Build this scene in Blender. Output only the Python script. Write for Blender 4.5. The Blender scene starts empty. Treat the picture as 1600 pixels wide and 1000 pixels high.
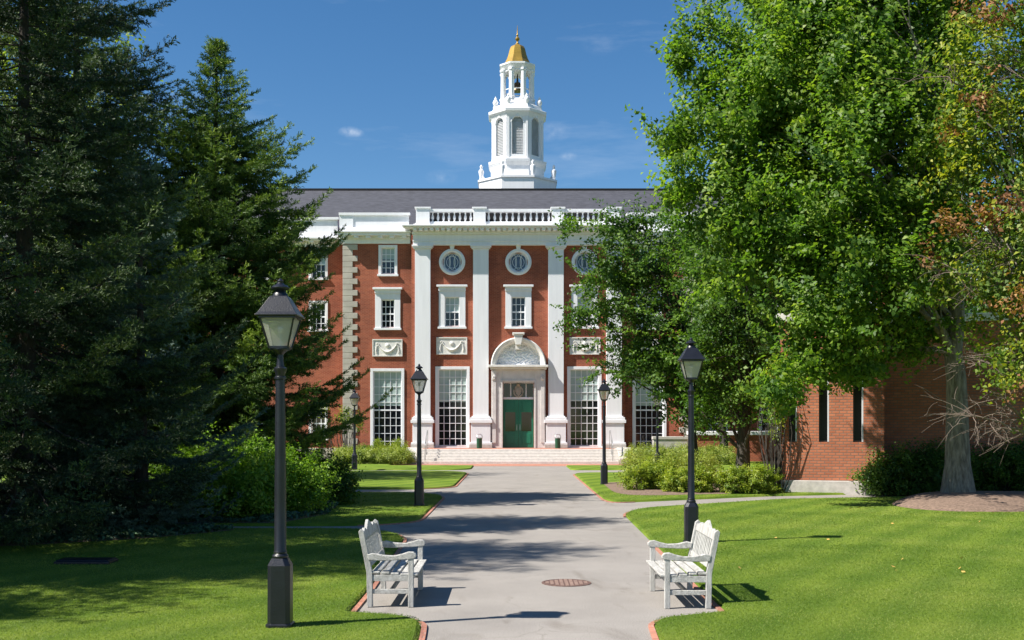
import bpy, math, random
import numpy as np
from mathutils import Vector, Matrix
R = math.radians
scene = bpy.context.scene
C = scene.collection
random.seed(7)
F = 1700.0           # focal length in photo pixels
HC = 2.2             # camera height
def PX(px, d): return (px - 800) / F * d
def PZ(py, d): return HC - (py - 660) / F * d

# ------------------------------------------------------------------ camera
cam = bpy.data.cameras.new('camera'); co = bpy.data.objects.new('camera', cam); C.objects.link(co)
cam.sensor_width = 36; cam.lens = 36 * F / 1600
co.location = (0, 0, HC); co.rotation_euler = (R(90), 0, 0)
cam.shift_y = 0.1; cam.clip_end = 3000; cam.clip_start = 0.1
scene.camera = co
# ------------------------------------------------------------------ light
SUN_EL, SUN_AZ = 48.5, 20.0       # azimuth: degrees behind the camera plane, from the left
to_sun = Vector((-math.cos(R(SUN_AZ)) * math.cos(R(SUN_EL)), -math.sin(R(SUN_AZ)) * math.cos(R(SUN_EL)), math.sin(R(SUN_EL))))
sl = bpy.data.lights.new('sun', 'SUN'); sl.energy = 4.9; sl.angle = R(0.53); sl.color = (1.0, 0.945, 0.86)
so = bpy.data.objects.new('sun', sl); C.objects.link(so)
so.rotation_euler = to_sun.to_track_quat('Z', 'Y').to_euler(); so.location = (-30, -10, 40)
w = bpy.data.worlds.new('World'); scene.world = w; w.use_nodes = True
wn = w.node_tree.nodes; wl = w.node_tree.links; wn.clear()
wo = wn.new('ShaderNodeOutputWorld'); bg = wn.new('ShaderNodeBackground'); sky = wn.new('ShaderNodeTexSky')
sky.sky_type = 'NISHITA'; sky.sun_disc = False; sky.sun_elevation = R(SUN_EL)
sky.sun_rotation = math.atan2(to_sun.x, to_sun.y)
sky.air_density = 1.0; sky.dust_density = 0.15; sky.ozone_density = 3.0; sky.altitude = 300
# thin clouds high in the sky
tc = wn.new('ShaderNodeTexCoord'); mp = wn.new('ShaderNodeMapping'); mp.inputs['Scale'].default_value = (1.6, 1.6, 9)
mp.inputs['Rotation'].default_value = (0, R(-14), 0)
nz = wn.new('ShaderNodeTexNoise'); nz.inputs['Scale'].default_value = 2.3; nz.inputs['Detail'].default_value = 9; nz.inputs['Roughness'].default_value = 0.62
cr = wn.new('ShaderNodeValToRGB'); cr.color_ramp.elements[0].position = 0.53; cr.color_ramp.elements[1].position = 0.85
cr.color_ramp.elements[1].color = (0.22, 0.22, 0.22, 1)
wl.new(tc.outputs['Generated'], mp.inputs['Vector']); wl.new(mp.outputs[0], nz.inputs['Vector']); wl.new(nz.outputs['Fac'], cr.inputs['Fac'])
def puff(px, py, rad, amt):
    v = Vector(((px - 800) / F, 1, (660 - py) / F)).normalized()
    s = wn.new('ShaderNodeVectorMath'); s.operation = 'SUBTRACT'; s.inputs[1].default_value = v
    m2 = wn.new('ShaderNodeVectorMath'); m2.operation = 'MULTIPLY'; m2.inputs[1].default_value = (1, 1, 2.1)
    n2 = wn.new('ShaderNodeTexNoise'); n2.inputs['Scale'].default_value = 140; n2.inputs['Detail'].default_value = 4
    l2 = wn.new('ShaderNodeVectorMath'); l2.operation = 'LENGTH'
    wl.new(tc.outputs['Generated'], s.inputs[0]); wl.new(s.outputs[0], m2.inputs[0]); wl.new(m2.outputs[0], l2.inputs[0])
    wl.new(tc.outputs['Generated'], n2.inputs['Vector'])
    mr = wn.new('ShaderNodeMapRange'); mr.inputs['From Min'].default_value = rad; mr.inputs['From Max'].default_value = 0
    mr.inputs['To Min'].default_value = 0; mr.inputs['To Max'].default_value = amt * 2.2
    wl.new(l2.outputs['Value'], mr.inputs['Value'])
    ml = wn.new('ShaderNodeMath'); ml.operation = 'MULTIPLY'; wl.new(mr.outputs[0], ml.inputs[0])
    m3 = wn.new('ShaderNodeMath'); m3.operation = 'SUBTRACT'; m3.inputs[1].default_value = 0.25; m3.use_clamp = True
    wl.new(n2.outputs['Fac'], m3.inputs[0]); wl.new(m3.outputs[0], ml.inputs[1])
    return ml.outputs[0]
acc = cr.outputs['Color']
for a in [(547, 206, 0.011, 0.42), (557, 208, 0.008, 0.25), (862, 206, 0.02, 0.16), (888, 244, 0.009, 0.25), (690, 277, 0.016, 0.12), (940, 70, 0.02, 0.06)]:
    ad = wn.new('ShaderNodeMath'); ad.operation = 'ADD'; ad.use_clamp = True
    wl.new(acc, ad.inputs[0]); wl.new(puff(*a), ad.inputs[1]); acc = ad.outputs[0]
mx = wn.new('ShaderNodeMixRGB'); mx.inputs['Color2'].default_value = (6.5, 6.9, 7.4, 1)
hs = wn.new('ShaderNodeHueSaturation'); hs.inputs['Saturation'].default_value = 1.26; hs.inputs['Value'].default_value = 0.78
wl.new(sky.outputs[0], hs.inputs['Color'])
wl.new(acc, mx.inputs['Fac']); wl.new(hs.outputs[0], mx.inputs['Color1']); wl.new(mx.outputs[0], bg.inputs['Color'])
bg.inputs['Strength'].default_value = 0.085
wl.new(bg.outputs[0], wo.inputs[0])
scene.view_settings.view_transform = 'Standard'; scene.view_settings.look = 'None'
scene.view_settings.gamma = 1; scene.view_settings.exposure = 0.93; scene.view_settings.use_curve_mapping = False
scene.render.engine = 'CYCLES'
scene.cycles.max_bounces = 6; scene.cycles.transparent_max_bounces = 8
scene.render.film_transparent = False

# ------------------------------------------------------------------ materials
MATS = {}
def mat(name, col, rough=0.6, var=0.15, scale=4.0, bump=0.0, bscale=40.0, col2=None, metal=0.0, spec=0.5, coat=0.0, stretch=(1, 1, 1)):
    m = bpy.data.materials.new(name); m.use_nodes = True; nt = m.node_tree; N = nt.nodes; L = nt.links
    p = N['Principled BSDF']; p.inputs['Roughness'].default_value = rough; p.inputs['Metallic'].default_value = metal
    p.inputs['Specular IOR Level'].default_value = spec; p.inputs['Coat Weight'].default_value = coat
    t = N.new('ShaderNodeTexCoord'); mpn = N.new('ShaderNodeMapping'); mpn.inputs['Scale'].default_value = stretch
    n = N.new('ShaderNodeTexNoise'); n.inputs['Scale'].default_value = scale; n.inputs['Detail'].default_value = 8; n.inputs['Roughness'].default_value = 0.6
    L.new(t.outputs['Object'], mpn.inputs['Vector']); L.new(mpn.outputs[0], n.inputs['Vector'])
    r = N.new('ShaderNodeValToRGB'); a = [c * (1 - var) for c in col[:3]]; b = [min(1, c * (1 + var)) for c in (col2 or col)[:3]]
    r.color_ramp.elements[0].position = 0.3; r.color_ramp.elements[1].position = 0.7
    r.color_ramp.elements[0].color = (*a, 1); r.color_ramp.elements[1].color = (*b, 1)
    L.new(n.outputs['Fac'], r.inputs['Fac']); L.new(r.outputs['Color'], p.inputs['Base Color'])
    if bump:
        n2 = N.new('ShaderNodeTexNoise'); n2.inputs['Scale'].default_value = bscale; n2.inputs['Detail'].default_value = 6
        L.new(mpn.outputs[0], n2.inputs['Vector'])
        bp = N.new('ShaderNodeBump'); bp.inputs['Strength'].default_value = bump; bp.inputs['Distance'].default_value = 0.02
        L.new(n2.outputs['Fac'], bp.inputs['Height']); L.new(bp.outputs[0], p.inputs['Normal'])
    MATS[name] = m; return m

def brick_mat(name, c1, c2, mortar, bw=0.21, rh=0.072, ms=0.011, flat=False, bump=0.4):
    m = bpy.data.materials.new(name); m.use_nodes = True; nt = m.node_tree; N = nt.nodes; L = nt.links
    p = N['Principled BSDF']; p.inputs['Roughness'].default_value = 0.85; p.inputs['Specular IOR Level'].default_value = 0.25
    t = N.new('ShaderNodeTexCoord'); sp = N.new('ShaderNodeSeparateXYZ'); L.new(t.outputs['Object'], sp.inputs[0])
    ad = N.new('ShaderNodeMath'); ad.operation = 'ADD'; cb = N.new('ShaderNodeCombineXYZ')
    if flat:
        L.new(sp.outputs['X'], cb.inputs['X']); L.new(sp.outputs['Y'], cb.inputs['Y'])
    else:
        L.new(sp.outputs['X'], ad.inputs[0]); L.new(sp.outputs['Y'], ad.inputs[1])
        L.new(ad.outputs[0], cb.inputs['X']); L.new(sp.outputs['Z'], cb.inputs['Y'])
    b = N.new('ShaderNodeTexBrick'); b.inputs['Scale'].default_value = 1; b.inputs['Brick Width'].default_value = bw
    b.inputs['Row Height'].default_value = rh; b.inputs['Mortar Size'].default_value = ms; b.inputs['Mortar Smooth'].default_value = 0.3
    b.inputs['Color1'].default_value = (*c1, 1); b.inputs['Color2'].default_value = (*c2, 1); b.inputs['Mortar'].default_value = (*mortar, 1)
    b.offset = 0.5; L.new(cb.outputs[0], b.inputs['Vector'])
    n = N.new('ShaderNodeTexNoise'); n.inputs['Scale'].default_value = 0.5; n.inputs['Detail'].default_value = 10; n.inputs['Roughness'].default_value = 0.7
    L.new(t.outputs['Object'], n.inputs['Vector'])
    r = N.new('ShaderNodeValToRGB'); r.color_ramp.elements[0].position = 0.3; r.color_ramp.elements[1].position = 0.72
    r.color_ramp.elements[0].color = (0.66, 0.64, 0.66, 1); r.color_ramp.elements[1].color = (1.25, 1.22, 1.16, 1)
    L.new(n.outputs['Fac'], r.inputs['Fac'])
    mm = N.new('ShaderNodeMixRGB'); mm.blend_type = 'MULTIPLY'; mm.inputs['Fac'].default_value = 1
    L.new(b.outputs['Color'], mm.inputs['Color1']); L.new(r.outputs['Color'], mm.inputs['Color2']); L.new(mm.outputs[0], p.inputs['Base Color'])
    bp = N.new('ShaderNodeBump'); bp.inputs['Strength'].default_value = bump; bp.inputs['Distance'].default_value = 0.006; bp.invert = True
    L.new(b.outputs['Fac'], bp.inputs['Height']); L.new(bp.outputs[0], p.inputs['Normal'])
    MATS[name] = m; return m

def leaf_mat(name, dark, mid, light, trans=0.35, rough=0.5, spec=0.4):
    m = bpy.data.materials.new(name); m.use_nodes = True; nt = m.node_tree; N = nt.nodes; L = nt.links
    p = N['Principled BSDF']; out = N['Material Output']; p.inputs['Roughness'].default_value = rough; p.inputs['Specular IOR Level'].default_value = spec
    a = N.new('ShaderNodeAttribute'); a.attribute_name = 'tint'
    r = N.new('ShaderNodeValToRGB'); e = r.color_ramp.elements; e[0].position = 0.1; e[0].color = (*dark, 1); e[1].position = 0.95; e[1].color = (*light, 1)
    k = e.new(0.5); k.color = (*mid, 1)
    L.new(a.outputs['Fac'], r.inputs['Fac']); L.new(r.outputs[0], p.inputs['Base Color'])
    tr = N.new('ShaderNodeBsdfTranslucent'); mixc = N.new('ShaderNodeMixRGB'); mixc.blend_type = 'MULTIPLY'; mixc.inputs['Fac'].default_value = 1
    mixc.inputs['Color2'].default_value = (1.25, 1.35, 0.5, 1)
    L.new(r.outputs[0], mixc.inputs['Color1']); L.new(mixc.outputs[0], tr.inputs['Color'])
    ms = N.new('ShaderNodeMixShader'); ms.inputs['Fac'].default_value = trans
    L.new(p.outputs[0], ms.inputs[1]); L.new(tr.outputs[0], ms.inputs[2]); L.new(ms.outputs[0], out.inputs['Surface'])
    MATS[name] = m; return m

M = MATS
brick_mat('brick', (0.35, 0.092, 0.047), (0.25, 0.06, 0.032), (0.38, 0.19, 0.13), ms=0.008)
brick_mat('brick_side', (0.50, 0.18, 0.095), (0.40, 0.135, 0.07), (0.24, 0.15, 0.11), bw=0.22, rh=0.085, ms=0.014, bump=0.8)
brick_mat('brick_flat', (0.46, 0.20, 0.14), (0.36, 0.16, 0.11), (0.4, 0.25, 0.2), bw=0.2, rh=0.1, ms=0.01, flat=True)
mat('white_paint', (0.76, 0.76, 0.78), 0.6, 0.055, 1.6, 0.1, 30, stretch=(3, 3, .25))
mat('white_stone', (0.70, 0.68, 0.64), 0.75, 0.12, 2.5, 0.3, 60)
mat('marble', (0.62, 0.59, 0.57), 0.6, 0.12, 3, 0.2, 40)
mat('quoin_stone', (0.42, 0.385, 0.33), 0.85, 0.16, 1.5, 0.3, 50)
mat('step_stone', (0.60, 0.56, 0.52), 0.8, 0.14, 6, 0.3, 90)
mat('granite', (0.46, 0.43, 0.40), 0.8, 0.18, 6, 0.3, 90)
mat('slate', (0.055, 0.056, 0.068), 0.7, 0.32, 2.2, 0.5, 9, stretch=(1, 1, 4))
mat('slate_dark', (0.009, 0.009, 0.011), 0.7, 0.2, 3)  # darkened to deepen the shade between the balusters; shared with the ridge cap
mat('copper', (0.20, 0.09, 0.035), 0.5, 0.3, 5, metal=0.2)
mat('gold', (0.35, 0.22, 0.04), 0.38, 0.25, 1.2, 0.3, 6, metal=0.45)
mat('glass_dark', (0.012, 0.014, 0.018), 0.06, 0.3, 0.6, spec=0.7)
mat('glass_slot', (0.006, 0.007, 0.008), 0.35, 0.3, 0.6, spec=0.25)
mat('glass_blue', (0.03, 0.045, 0.075), 0.08, 0.3, 1.5, spec=0.9)
mat('blind', (0.36, 0.44, 0.42), 0.5, 0.12, 1.2, coat=0.6)
mat('curtain', (0.30, 0.31, 0.32), 0.7, 0.2, 3, stretch=(6, 6, 0.4))
mat('louver', (0.55, 0.56, 0.58), 0.7, 0.1, 3)
mat('bronze', (0.08, 0.055, 0.035), 0.4, 0.2, 5, metal=0.8)
mat('crest', (0.33, 0.29, 0.24), 0.6, 0.3, 12, 0.4, 40)
mat('green_door', (0.012, 0.15, 0.085), 0.35, 0.1, 2, 0.1, 20)
mat('green_bin', (0.01, 0.10, 0.055), 0.4, 0.1, 5)
mat('steel', (0.55, 0.55, 0.56), 0.35, 0.1, 6, metal=0.7)
mat('black_paint', (0.009, 0.010, 0.015), 0.36, 0.3, 7, 0.15, 60, spec=0.55)
mat('weathered_wood', (0.37, 0.36, 0.33), 0.85, 0.25, 5, 0.6, 25, col2=(0.46, 0.455, 0.43), stretch=(5, 1, 5))
mat('weathered_upright', (0.40, 0.39, 0.365), 0.85, 0.25, 4, 0.6, 25, col2=(0.46, 0.455, 0.43), stretch=(6, 6, 1))
mat('bark', (0.12, 0.10, 0.083), 0.95, 0.35, 5, 1.0, 14, col2=(0.24, 0.21, 0.175), stretch=(3, 3, 0.6))
mat('bark_dark', (0.05, 0.042, 0.034), 0.95, 0.3, 5, 1.0, 14, stretch=(3, 3, 0.6))
mat('twig', (0.16, 0.12, 0.095), 0.9, 0.3, 8)
mat('mulch', (0.19, 0.13, 0.095), 0.95, 0.45, 14, 1.0, 60)
mat('leaf_fallen', (0.55, 0.33, 0.08), 0.8, 0.3, 9)
mat('iron_worn', (0.30, 0.20, 0.16), 0.6, 0.3, 20)
mat('iron', (0.13, 0.075, 0.06), 0.75, 0.3, 20, 0.6, 40)
leaf_mat('needle_green', (0.03, 0.065, 0.018), (0.085, 0.155, 0.03), (0.26, 0.35, 0.04), 0.2, 0.6)
leaf_mat('needle_blue', (0.035, 0.07, 0.055), (0.075, 0.135, 0.105), (0.14, 0.22, 0.16), 0.12, 0.6)
leaf_mat('needle_dark', (0.014, 0.032, 0.014), (0.035, 0.07, 0.028), (0.12, 0.18, 0.035), 0.12, 0.6)
leaf_mat('leaf_maple', (0.06, 0.135, 0.018), (0.12, 0.225, 0.03), (0.27, 0.37, 0.05), 0.52)
leaf_mat('leaf_dark', (0.032, 0.08, 0.015), (0.068, 0.15, 0.022), (0.16, 0.26, 0.035), 0.42)
leaf_mat('leaf_vine', (0.06, 0.12, 0.016), (0.13, 0.21, 0.03), (0.38, 0.38, 0.035), 0.42)
leaf_mat('leaf_brown', (0.12, 0.05, 0.025), (0.24, 0.11, 0.05), (0.38, 0.22, 0.09), 0.3, 0.8)
leaf_mat('leaf_shrub', (0.09, 0.16, 0.016), (0.21, 0.29, 0.026), (0.40, 0.44, 0.05), 0.4)
leaf_mat('leaf_shrub_green', (0.07, 0.15, 0.016), (0.15, 0.29, 0.026), (0.30, 0.44, 0.05), 0.42)
leaf_mat('leaf_hedge', (0.14, 0.21, 0.035), (0.26, 0.33, 0.06), (0.42, 0.46, 0.11), 0.38)
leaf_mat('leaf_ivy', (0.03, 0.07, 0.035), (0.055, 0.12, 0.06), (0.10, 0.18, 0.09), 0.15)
leaf_mat('blade', (0.115, 0.19, 0.024), (0.175, 0.255, 0.038), (0.31, 0.35, 0.08), 0.45, 0.6)

def lawn_mat():
    m = bpy.data.materials.new('turf'); m.use_nodes = True; N = m.node_tree.nodes; L = m.node_tree.links
    p = N['Principled BSDF']; p.inputs['Roughness'].default_value = 0.9; p.inputs['Specular IOR Level'].default_value = 0.15
    t = N.new('ShaderNodeTexCoord')
    n1 = N.new('ShaderNodeTexNoise'); n1.inputs['Scale'].default_value = 0.55; n1.inputs['Detail'].default_value = 5; n1.inputs['Distortion'].default_value = 0.4
    n2 = N.new('ShaderNodeTexNoise'); n2.inputs['Scale'].default_value = 60; n2.inputs['Detail'].default_value = 6; n2.inputs['Roughness'].default_value = 0.8
    mpn = N.new('ShaderNodeMapping'); mpn.inputs['Rotation'].default_value = (0, 0, R(32))
    wv = N.new('ShaderNodeTexWave'); wv.inputs['Scale'].default_value = 0.33; wv.inputs['Distortion'].default_value = 1.6; wv.inputs['Detail'].default_value = 3; wv.inputs['Detail Scale'].default_value = 0.8
    L.new(t.outputs['Object'], n1.inputs['Vector']); L.new(t.outputs['Object'], n2.inputs['Vector']); L.new(t.outputs['Object'], mpn.inputs['Vector']); L.new(mpn.outputs[0], wv.inputs['Vector'])
    r1 = N.new('ShaderNodeValToRGB'); e = r1.color_ramp.elements
    e[0].position = 0.25; e[0].color = (0.11, 0.185, 0.018, 1); e[1].position = 0.8; e[1].color = (0.21, 0.265, 0.045, 1); k = e.new(0.52); k.color = (0.15, 0.228, 0.024, 1)
    L.new(n1.outputs['Fac'], r1.inputs['Fac'])
    r2 = N.new('ShaderNodeValToRGB'); r2.color_ramp.elements[0].position = 0.32; r2.color_ramp.elements[0].color = (0.66, 0.7, 0.62, 1)
    r2.color_ramp.elements[1].position = 0.72; r2.color_ramp.elements[1].color = (1.25, 1.22, 1.25, 1); L.new(n2.outputs['Fac'], r2.inputs['Fac'])
    r3 = N.new('ShaderNodeValToRGB'); r3.color_ramp.elements[0].color = (0.76, 0.84, 0.8, 1); r3.color_ramp.elements[1].color = (1.22, 1.14, 1.2, 1); L.new(wv.outputs['Fac'], r3.inputs['Fac'])
    a = N.new('ShaderNodeMixRGB'); a.blend_type = 'MULTIPLY'; a.inputs['Fac'].default_value = 1
    b = N.new('ShaderNodeMixRGB'); b.blend_type = 'MULTIPLY'; b.inputs['Fac'].default_value = 1
    L.new(r1.outputs[0], a.inputs['Color1']); L.new(r2.outputs[0], a.inputs['Color2']); L.new(a.outputs[0], b.inputs['Color1']); L.new(r3.outputs[0], b.inputs['Color2'])
    L.new(b.outputs[0], p.inputs['Base Color'])
    bp = N.new('ShaderNodeBump'); bp.inputs['Strength'].default_value = 0.9; bp.inputs['Distance'].default_value = 0.03
    L.new(n2.outputs['Fac'], bp.inputs['Height']); L.new(bp.outputs[0], p.inputs['Normal']); MATS['turf'] = m
lawn_mat()
def path_mat():
    m = bpy.data.materials.new('paving'); m.use_nodes = True; N = m.node_tree.nodes; L = m.node_tree.links
    p = N['Principled BSDF']; p.inputs['Roughness'].default_value = 0.9; p.inputs['Specular IOR Level'].default_value = 0.2
    t = N.new('ShaderNodeTexCoord')
    n1 = N.new('ShaderNodeTexNoise'); n1.inputs['Scale'].default_value = 0.7; n1.inputs['Detail'].default_value = 9; n1.inputs['Roughness'].default_value = 0.65
    n2 = N.new('ShaderNodeTexNoise'); n2.inputs['Scale'].default_value = 75; n2.inputs['Detail'].default_value = 5
    n3 = N.new('ShaderNodeTexNoise'); n3.inputs['Scale'].default_value = 1.1; n3.inputs['Detail'].default_value = 3; n3.inputs['Distortion'].default_value = 1.5
    mq = N.new('ShaderNodeMapping'); mq.inputs['Scale'].default_value = (1, 0.35, 1); mq.inputs['Location'].default_value = (4, 1, 0)
    L.new(t.outputs['Object'], n1.inputs['Vector']); L.new(t.outputs['Object'], n2.inputs['Vector']); L.new(t.outputs['Object'], mq.inputs['Vector']); L.new(mq.outputs[0], n3.inputs['Vector'])
    r1 = N.new('ShaderNodeValToRGB'); r1.color_ramp.elements[0].position = 0.3; r1.color_ramp.elements[0].color = (0.255, 0.236, 0.218, 1)
    r1.color_ramp.elements[1].position = 0.7; r1.color_ramp.elements[1].color = (0.335, 0.31, 0.285, 1); L.new(n1.outputs['Fac'], r1.inputs['Fac'])
    r2 = N.new('ShaderNodeValToRGB'); r2.color_ramp.elements[0].position = 0.35; r2.color_ramp.elements[0].color = (0.66, 0.66, 0.66, 1)
    r2.color_ramp.elements[1].position = 0.7; r2.color_ramp.elements[1].color = (1.22, 1.22, 1.2, 1); L.new(n2.outputs['Fac'], r2.inputs['Fac'])
    r3 = N.new('ShaderNodeValToRGB'); r3.color_ramp.elements[0].position = 0.6; r3.color_ramp.elements[0].color = (1, 1, 1, 1)
    r3.color_ramp.elements[1].position = 0.78; r3.color_ramp.elements[1].color = (0.72, 0.69, 0.66, 1); L.new(n3.outputs['Fac'], r3.inputs['Fac'])
    a = N.new('ShaderNodeMixRGB'); a.blend_type = 'MULTIPLY'; a.inputs['Fac'].default_value = 1
    b = N.new('ShaderNodeMixRGB'); b.blend_type = 'MULTIPLY'; b.inputs['Fac'].default_value = 1
    L.new(r1.outputs[0], a.inputs['Color1']); L.new(r2.outputs[0], a.inputs['Color2']); L.new(a.outputs[0], b.inputs['Color1']); L.new(r3.outputs[0], b.inputs['Color2'])
    vd = N.new('ShaderNodeVectorMath'); vd.operation = 'ADD'; nd = N.new('ShaderNodeTexNoise'); nd.inputs['Scale'].default_value = 1.3; nd.inputs['Detail'].default_value = 6
    L.new(t.outputs['Object'], nd.inputs['Vector']); L.new(t.outputs['Object'], vd.inputs[0]); L.new(nd.outputs['Color'], vd.inputs[1])
    vo = N.new('ShaderNodeTexVoronoi'); vo.feature = 'DISTANCE_TO_EDGE'; vo.inputs['Scale'].default_value = 0.42; L.new(vd.outputs[0], vo.inputs['Vector'])
    vr = N.new('ShaderNodeValToRGB'); vr.color_ramp.elements[0].position = 0.0; vr.color_ramp.elements[0].color = (0.78, 0.77, 0.75, 1); vr.color_ramp.elements[1].position = 0.006; vr.color_ramp.elements[1].color = (1, 1, 1, 1)
    L.new(vo.outputs['Distance'], vr.inputs['Fac']); nm = N.new('ShaderNodeMath'); nm.operation = 'GREATER_THAN'; nm.inputs[1].default_value = 0.52; L.new(n1.outputs['Fac'], nm.inputs[0])
    cm = N.new('ShaderNodeMixRGB'); cm.blend_type = 'MULTIPLY'; L.new(nm.outputs[0], cm.inputs['Fac']); L.new(b.outputs[0], cm.inputs['Color1']); L.new(vr.outputs[0], cm.inputs['Color2'])
    L.new(cm.outputs[0], p.inputs['Base Color'])
    bp = N.new('ShaderNodeBump'); bp.inputs['Strength'].default_value = 0.5; bp.inputs['Distance'].default_value = 0.006
    L.new(n2.outputs['Fac'], bp.inputs['Height']); L.new(bp.outputs[0], p.inputs['Normal']); MATS['paving'] = m
path_mat()
def lamp_glass():
    m = bpy.data.materials.new('lamp_glass'); m.use_nodes = True; N = m.node_tree.nodes; L = m.node_tree.links
    p = N['Principled BSDF']; out = N['Material Output']; p.inputs['Base Color'].default_value = (0.80, 0.78, 0.66, 1); p.inputs['Roughness'].default_value = 0.15
    tr = N.new('ShaderNodeBsdfTransparent'); tl = N.new('ShaderNodeBsdfTranslucent'); tl.inputs['Color'].default_value = (0.85, 0.82, 0.70, 1)
    m1 = N.new('ShaderNodeMixShader'); m1.inputs['Fac'].default_value = 0.5; m2 = N.new('ShaderNodeMixShader'); m2.inputs['Fac'].default_value = 0.5
    L.new(p.outputs[0], m1.inputs[1]); L.new(tl.outputs[0], m1.inputs[2]); L.new(m1.outputs[0], m2.inputs[1]); L.new(tr.outputs[0], m2.inputs[2])
    L.new(m2.outputs[0], out.inputs['Surface']); MATS['lamp_glass'] = m
lamp_glass()

# ------------------------------------------------------------------ helpers
def tag(o, label=None, cat=None, group=None, kind=None):
    if label: o['label'] = label
    if cat: o['category'] = cat
    if group: o['group'] = group
    if kind: o['kind'] = kind
    return o
def empty(name, loc=(0, 0, 0), rz=0, label=None, cat=None, group=None):
    o = bpy.data.objects.new(name, None); C.objects.link(o); o.location = loc; o.rotation_euler = (0, 0, rz); o.empty_display_size = 0.2
    return tag(o, label, cat, group)
def copy_tree(o, parent=None):
    c = o.copy(); C.objects.link(c); c.parent = parent
    for ch in list(o.children): copy_tree(ch, c)
    return c
class MB:
    def __init__(s): s.v = []; s.f = []
    def add(s, vs, fs):
        b = len(s.v); s.v += [tuple(v) for v in vs]; s.f += [tuple(i + b for i in f) for f in fs]; return s
    def box(s, x0, x1, y0, y1, z0, z1, M4=None):
        vs = [(x, y, z) for z in (z0, z1) for y in (y0, y1) for x in (x0, x1)]
        if M4 is not None: vs = [M4 @ Vector(v) for v in vs]
        return s.add(vs, [(0, 2, 3, 1), (4, 5, 7, 6), (0, 1, 5, 4), (2, 6, 7, 3), (0, 4, 6, 2), (1, 3, 7, 5)])
    def loft(s, rings, cap=True):
        n = len(rings[0]); vs = [p for r in rings for p in r]; fs = []
        for k in range(len(rings) - 1):
            for i in range(n):
                j = (i + 1) % n; fs.append((k * n + i, k * n + j, (k + 1) * n + j, (k + 1) * n + i))
        if cap: fs.append(tuple(reversed(range(n)))); fs.append(tuple(range((len(rings) - 1) * n, len(rings) * n)))
        return s.add(vs, fs)
    def lathe(s, prof, cx=0, cy=0, n=16, rot=0.0, zo=0):
        return s.loft([[(cx + r * math.cos(rot + 2 * math.pi * i / n), cy + r * math.sin(rot + 2 * math.pi * i / n), z + zo) for i in range(n)] for r, z in prof])
    def tube(s, pts, rad, n=8):
        pts = [Vector(p) for p in pts]; rings = []
        for i, p in enumerate(pts):
            d = (pts[min(i + 1, len(pts) - 1)] - pts[max(i - 1, 0)]).normalized()
            a = d.cross(Vector((0, 0, 1)) if abs(d.z) < 0.95 else Vector((1, 0, 0))).normalized(); b = a.cross(d).normalized()
            r = rad[i] if isinstance(rad, (list, tuple)) else rad
            rings.append([p + (a * math.cos(2 * math.pi * k / n) + b * math.sin(2 * math.pi * k / n)) * r for k in range(n)])
        return s.loft(rings)
    def prism(s, poly, z0, z1): return s.loft([[(x, y, z0) for x, y in poly], [(x, y, z1) for x, y in poly]])
    def exty(s, poly, y0, y1):    # polygon in xz extruded along y
        return s.loft([[(x, y0, z) for x, z in poly], [(x, y1, z) for x, z in poly]])
    def build(s, name, m, parent=None, smooth=False, bevel=0):
        me = bpy.data.meshes.new(name); me.from_pydata(s.v, [], s.f); me.materials.append(MATS[m]); me.update()
        import bmesh
        bm = bmesh.new(); bm.from_mesh(me); bmesh.ops.recalc_face_normals(bm, faces=bm.faces); bm.to_mesh(me); bm.free()
        o = bpy.data.objects.new(name, me); C.objects.link(o)
        if parent: o.parent = parent
        if smooth:
            for p in me.polygons: p.use_smooth = True
            try: me.set_sharp_from_angle(angle=R(40))
            except Exception: pass
        if bevel:
            b = o.modifiers.new('bevel', 'BEVEL'); b.width = bevel; b.segments = 2; b.limit_method = 'ANGLE'; b.angle_limit = R(40)
        return o
def mesh_np(name, verts, nper, m, parent=None, tint=None, nfaces_per=1):
    """verts: (N*nper,3); every nper verts is one face"""
    nv = len(verts); nf = nv // nper
    me = bpy.data.meshes.new(name); me.vertices.add(nv); me.vertices.foreach_set('co', np.ascontiguousarray(verts, dtype=np.float32).ravel())
    me.loops.add(nv); me.loops.foreach_set('vertex_index', np.arange(nv, dtype=np.int32))
    me.polygons.add(nf); me.polygons.foreach_set('loop_start', np.arange(0, nv, nper, dtype=np.int32))
    me.update(calc_edges=True)
    if tint is not None:
        a = me.attributes.new('tint', 'FLOAT', 'POINT'); a.data.foreach_set('value', np.repeat(tint, nper).astype(np.float32))
    me.materials.append(MATS[m])
    o = bpy.data.objects.new(name, me); C.objects.link(o)
    if parent: o.parent = parent
    return o
def nrm(a): return a / (np.linalg.norm(a, axis=-1, keepdims=True) + 1e-9)
def leaf_verts(cen, nor, size, rng, aspect=0.62, fold=0.18):
    n = len(cen); nor = nrm(nor); t = nrm(np.cross(nor, rng.normal(size=(n, 3)))); b = np.cross(nor, t)
    s = (size * rng.uniform(0.65, 1.25, n))[:, None]
    p0 = cen - t * s * 0.5; p2 = cen + t * s * 0.5 - nor * s * 0.1
    p1 = cen + b * s * 0.5 * aspect + nor * s * fold + t * s * 0.05; p3 = cen - b * s * 0.5 * aspect + nor * s * fold + t * s * 0.05
    return np.stack([p0, p1, p2, p3], axis=1).reshape(-1, 3)

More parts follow.
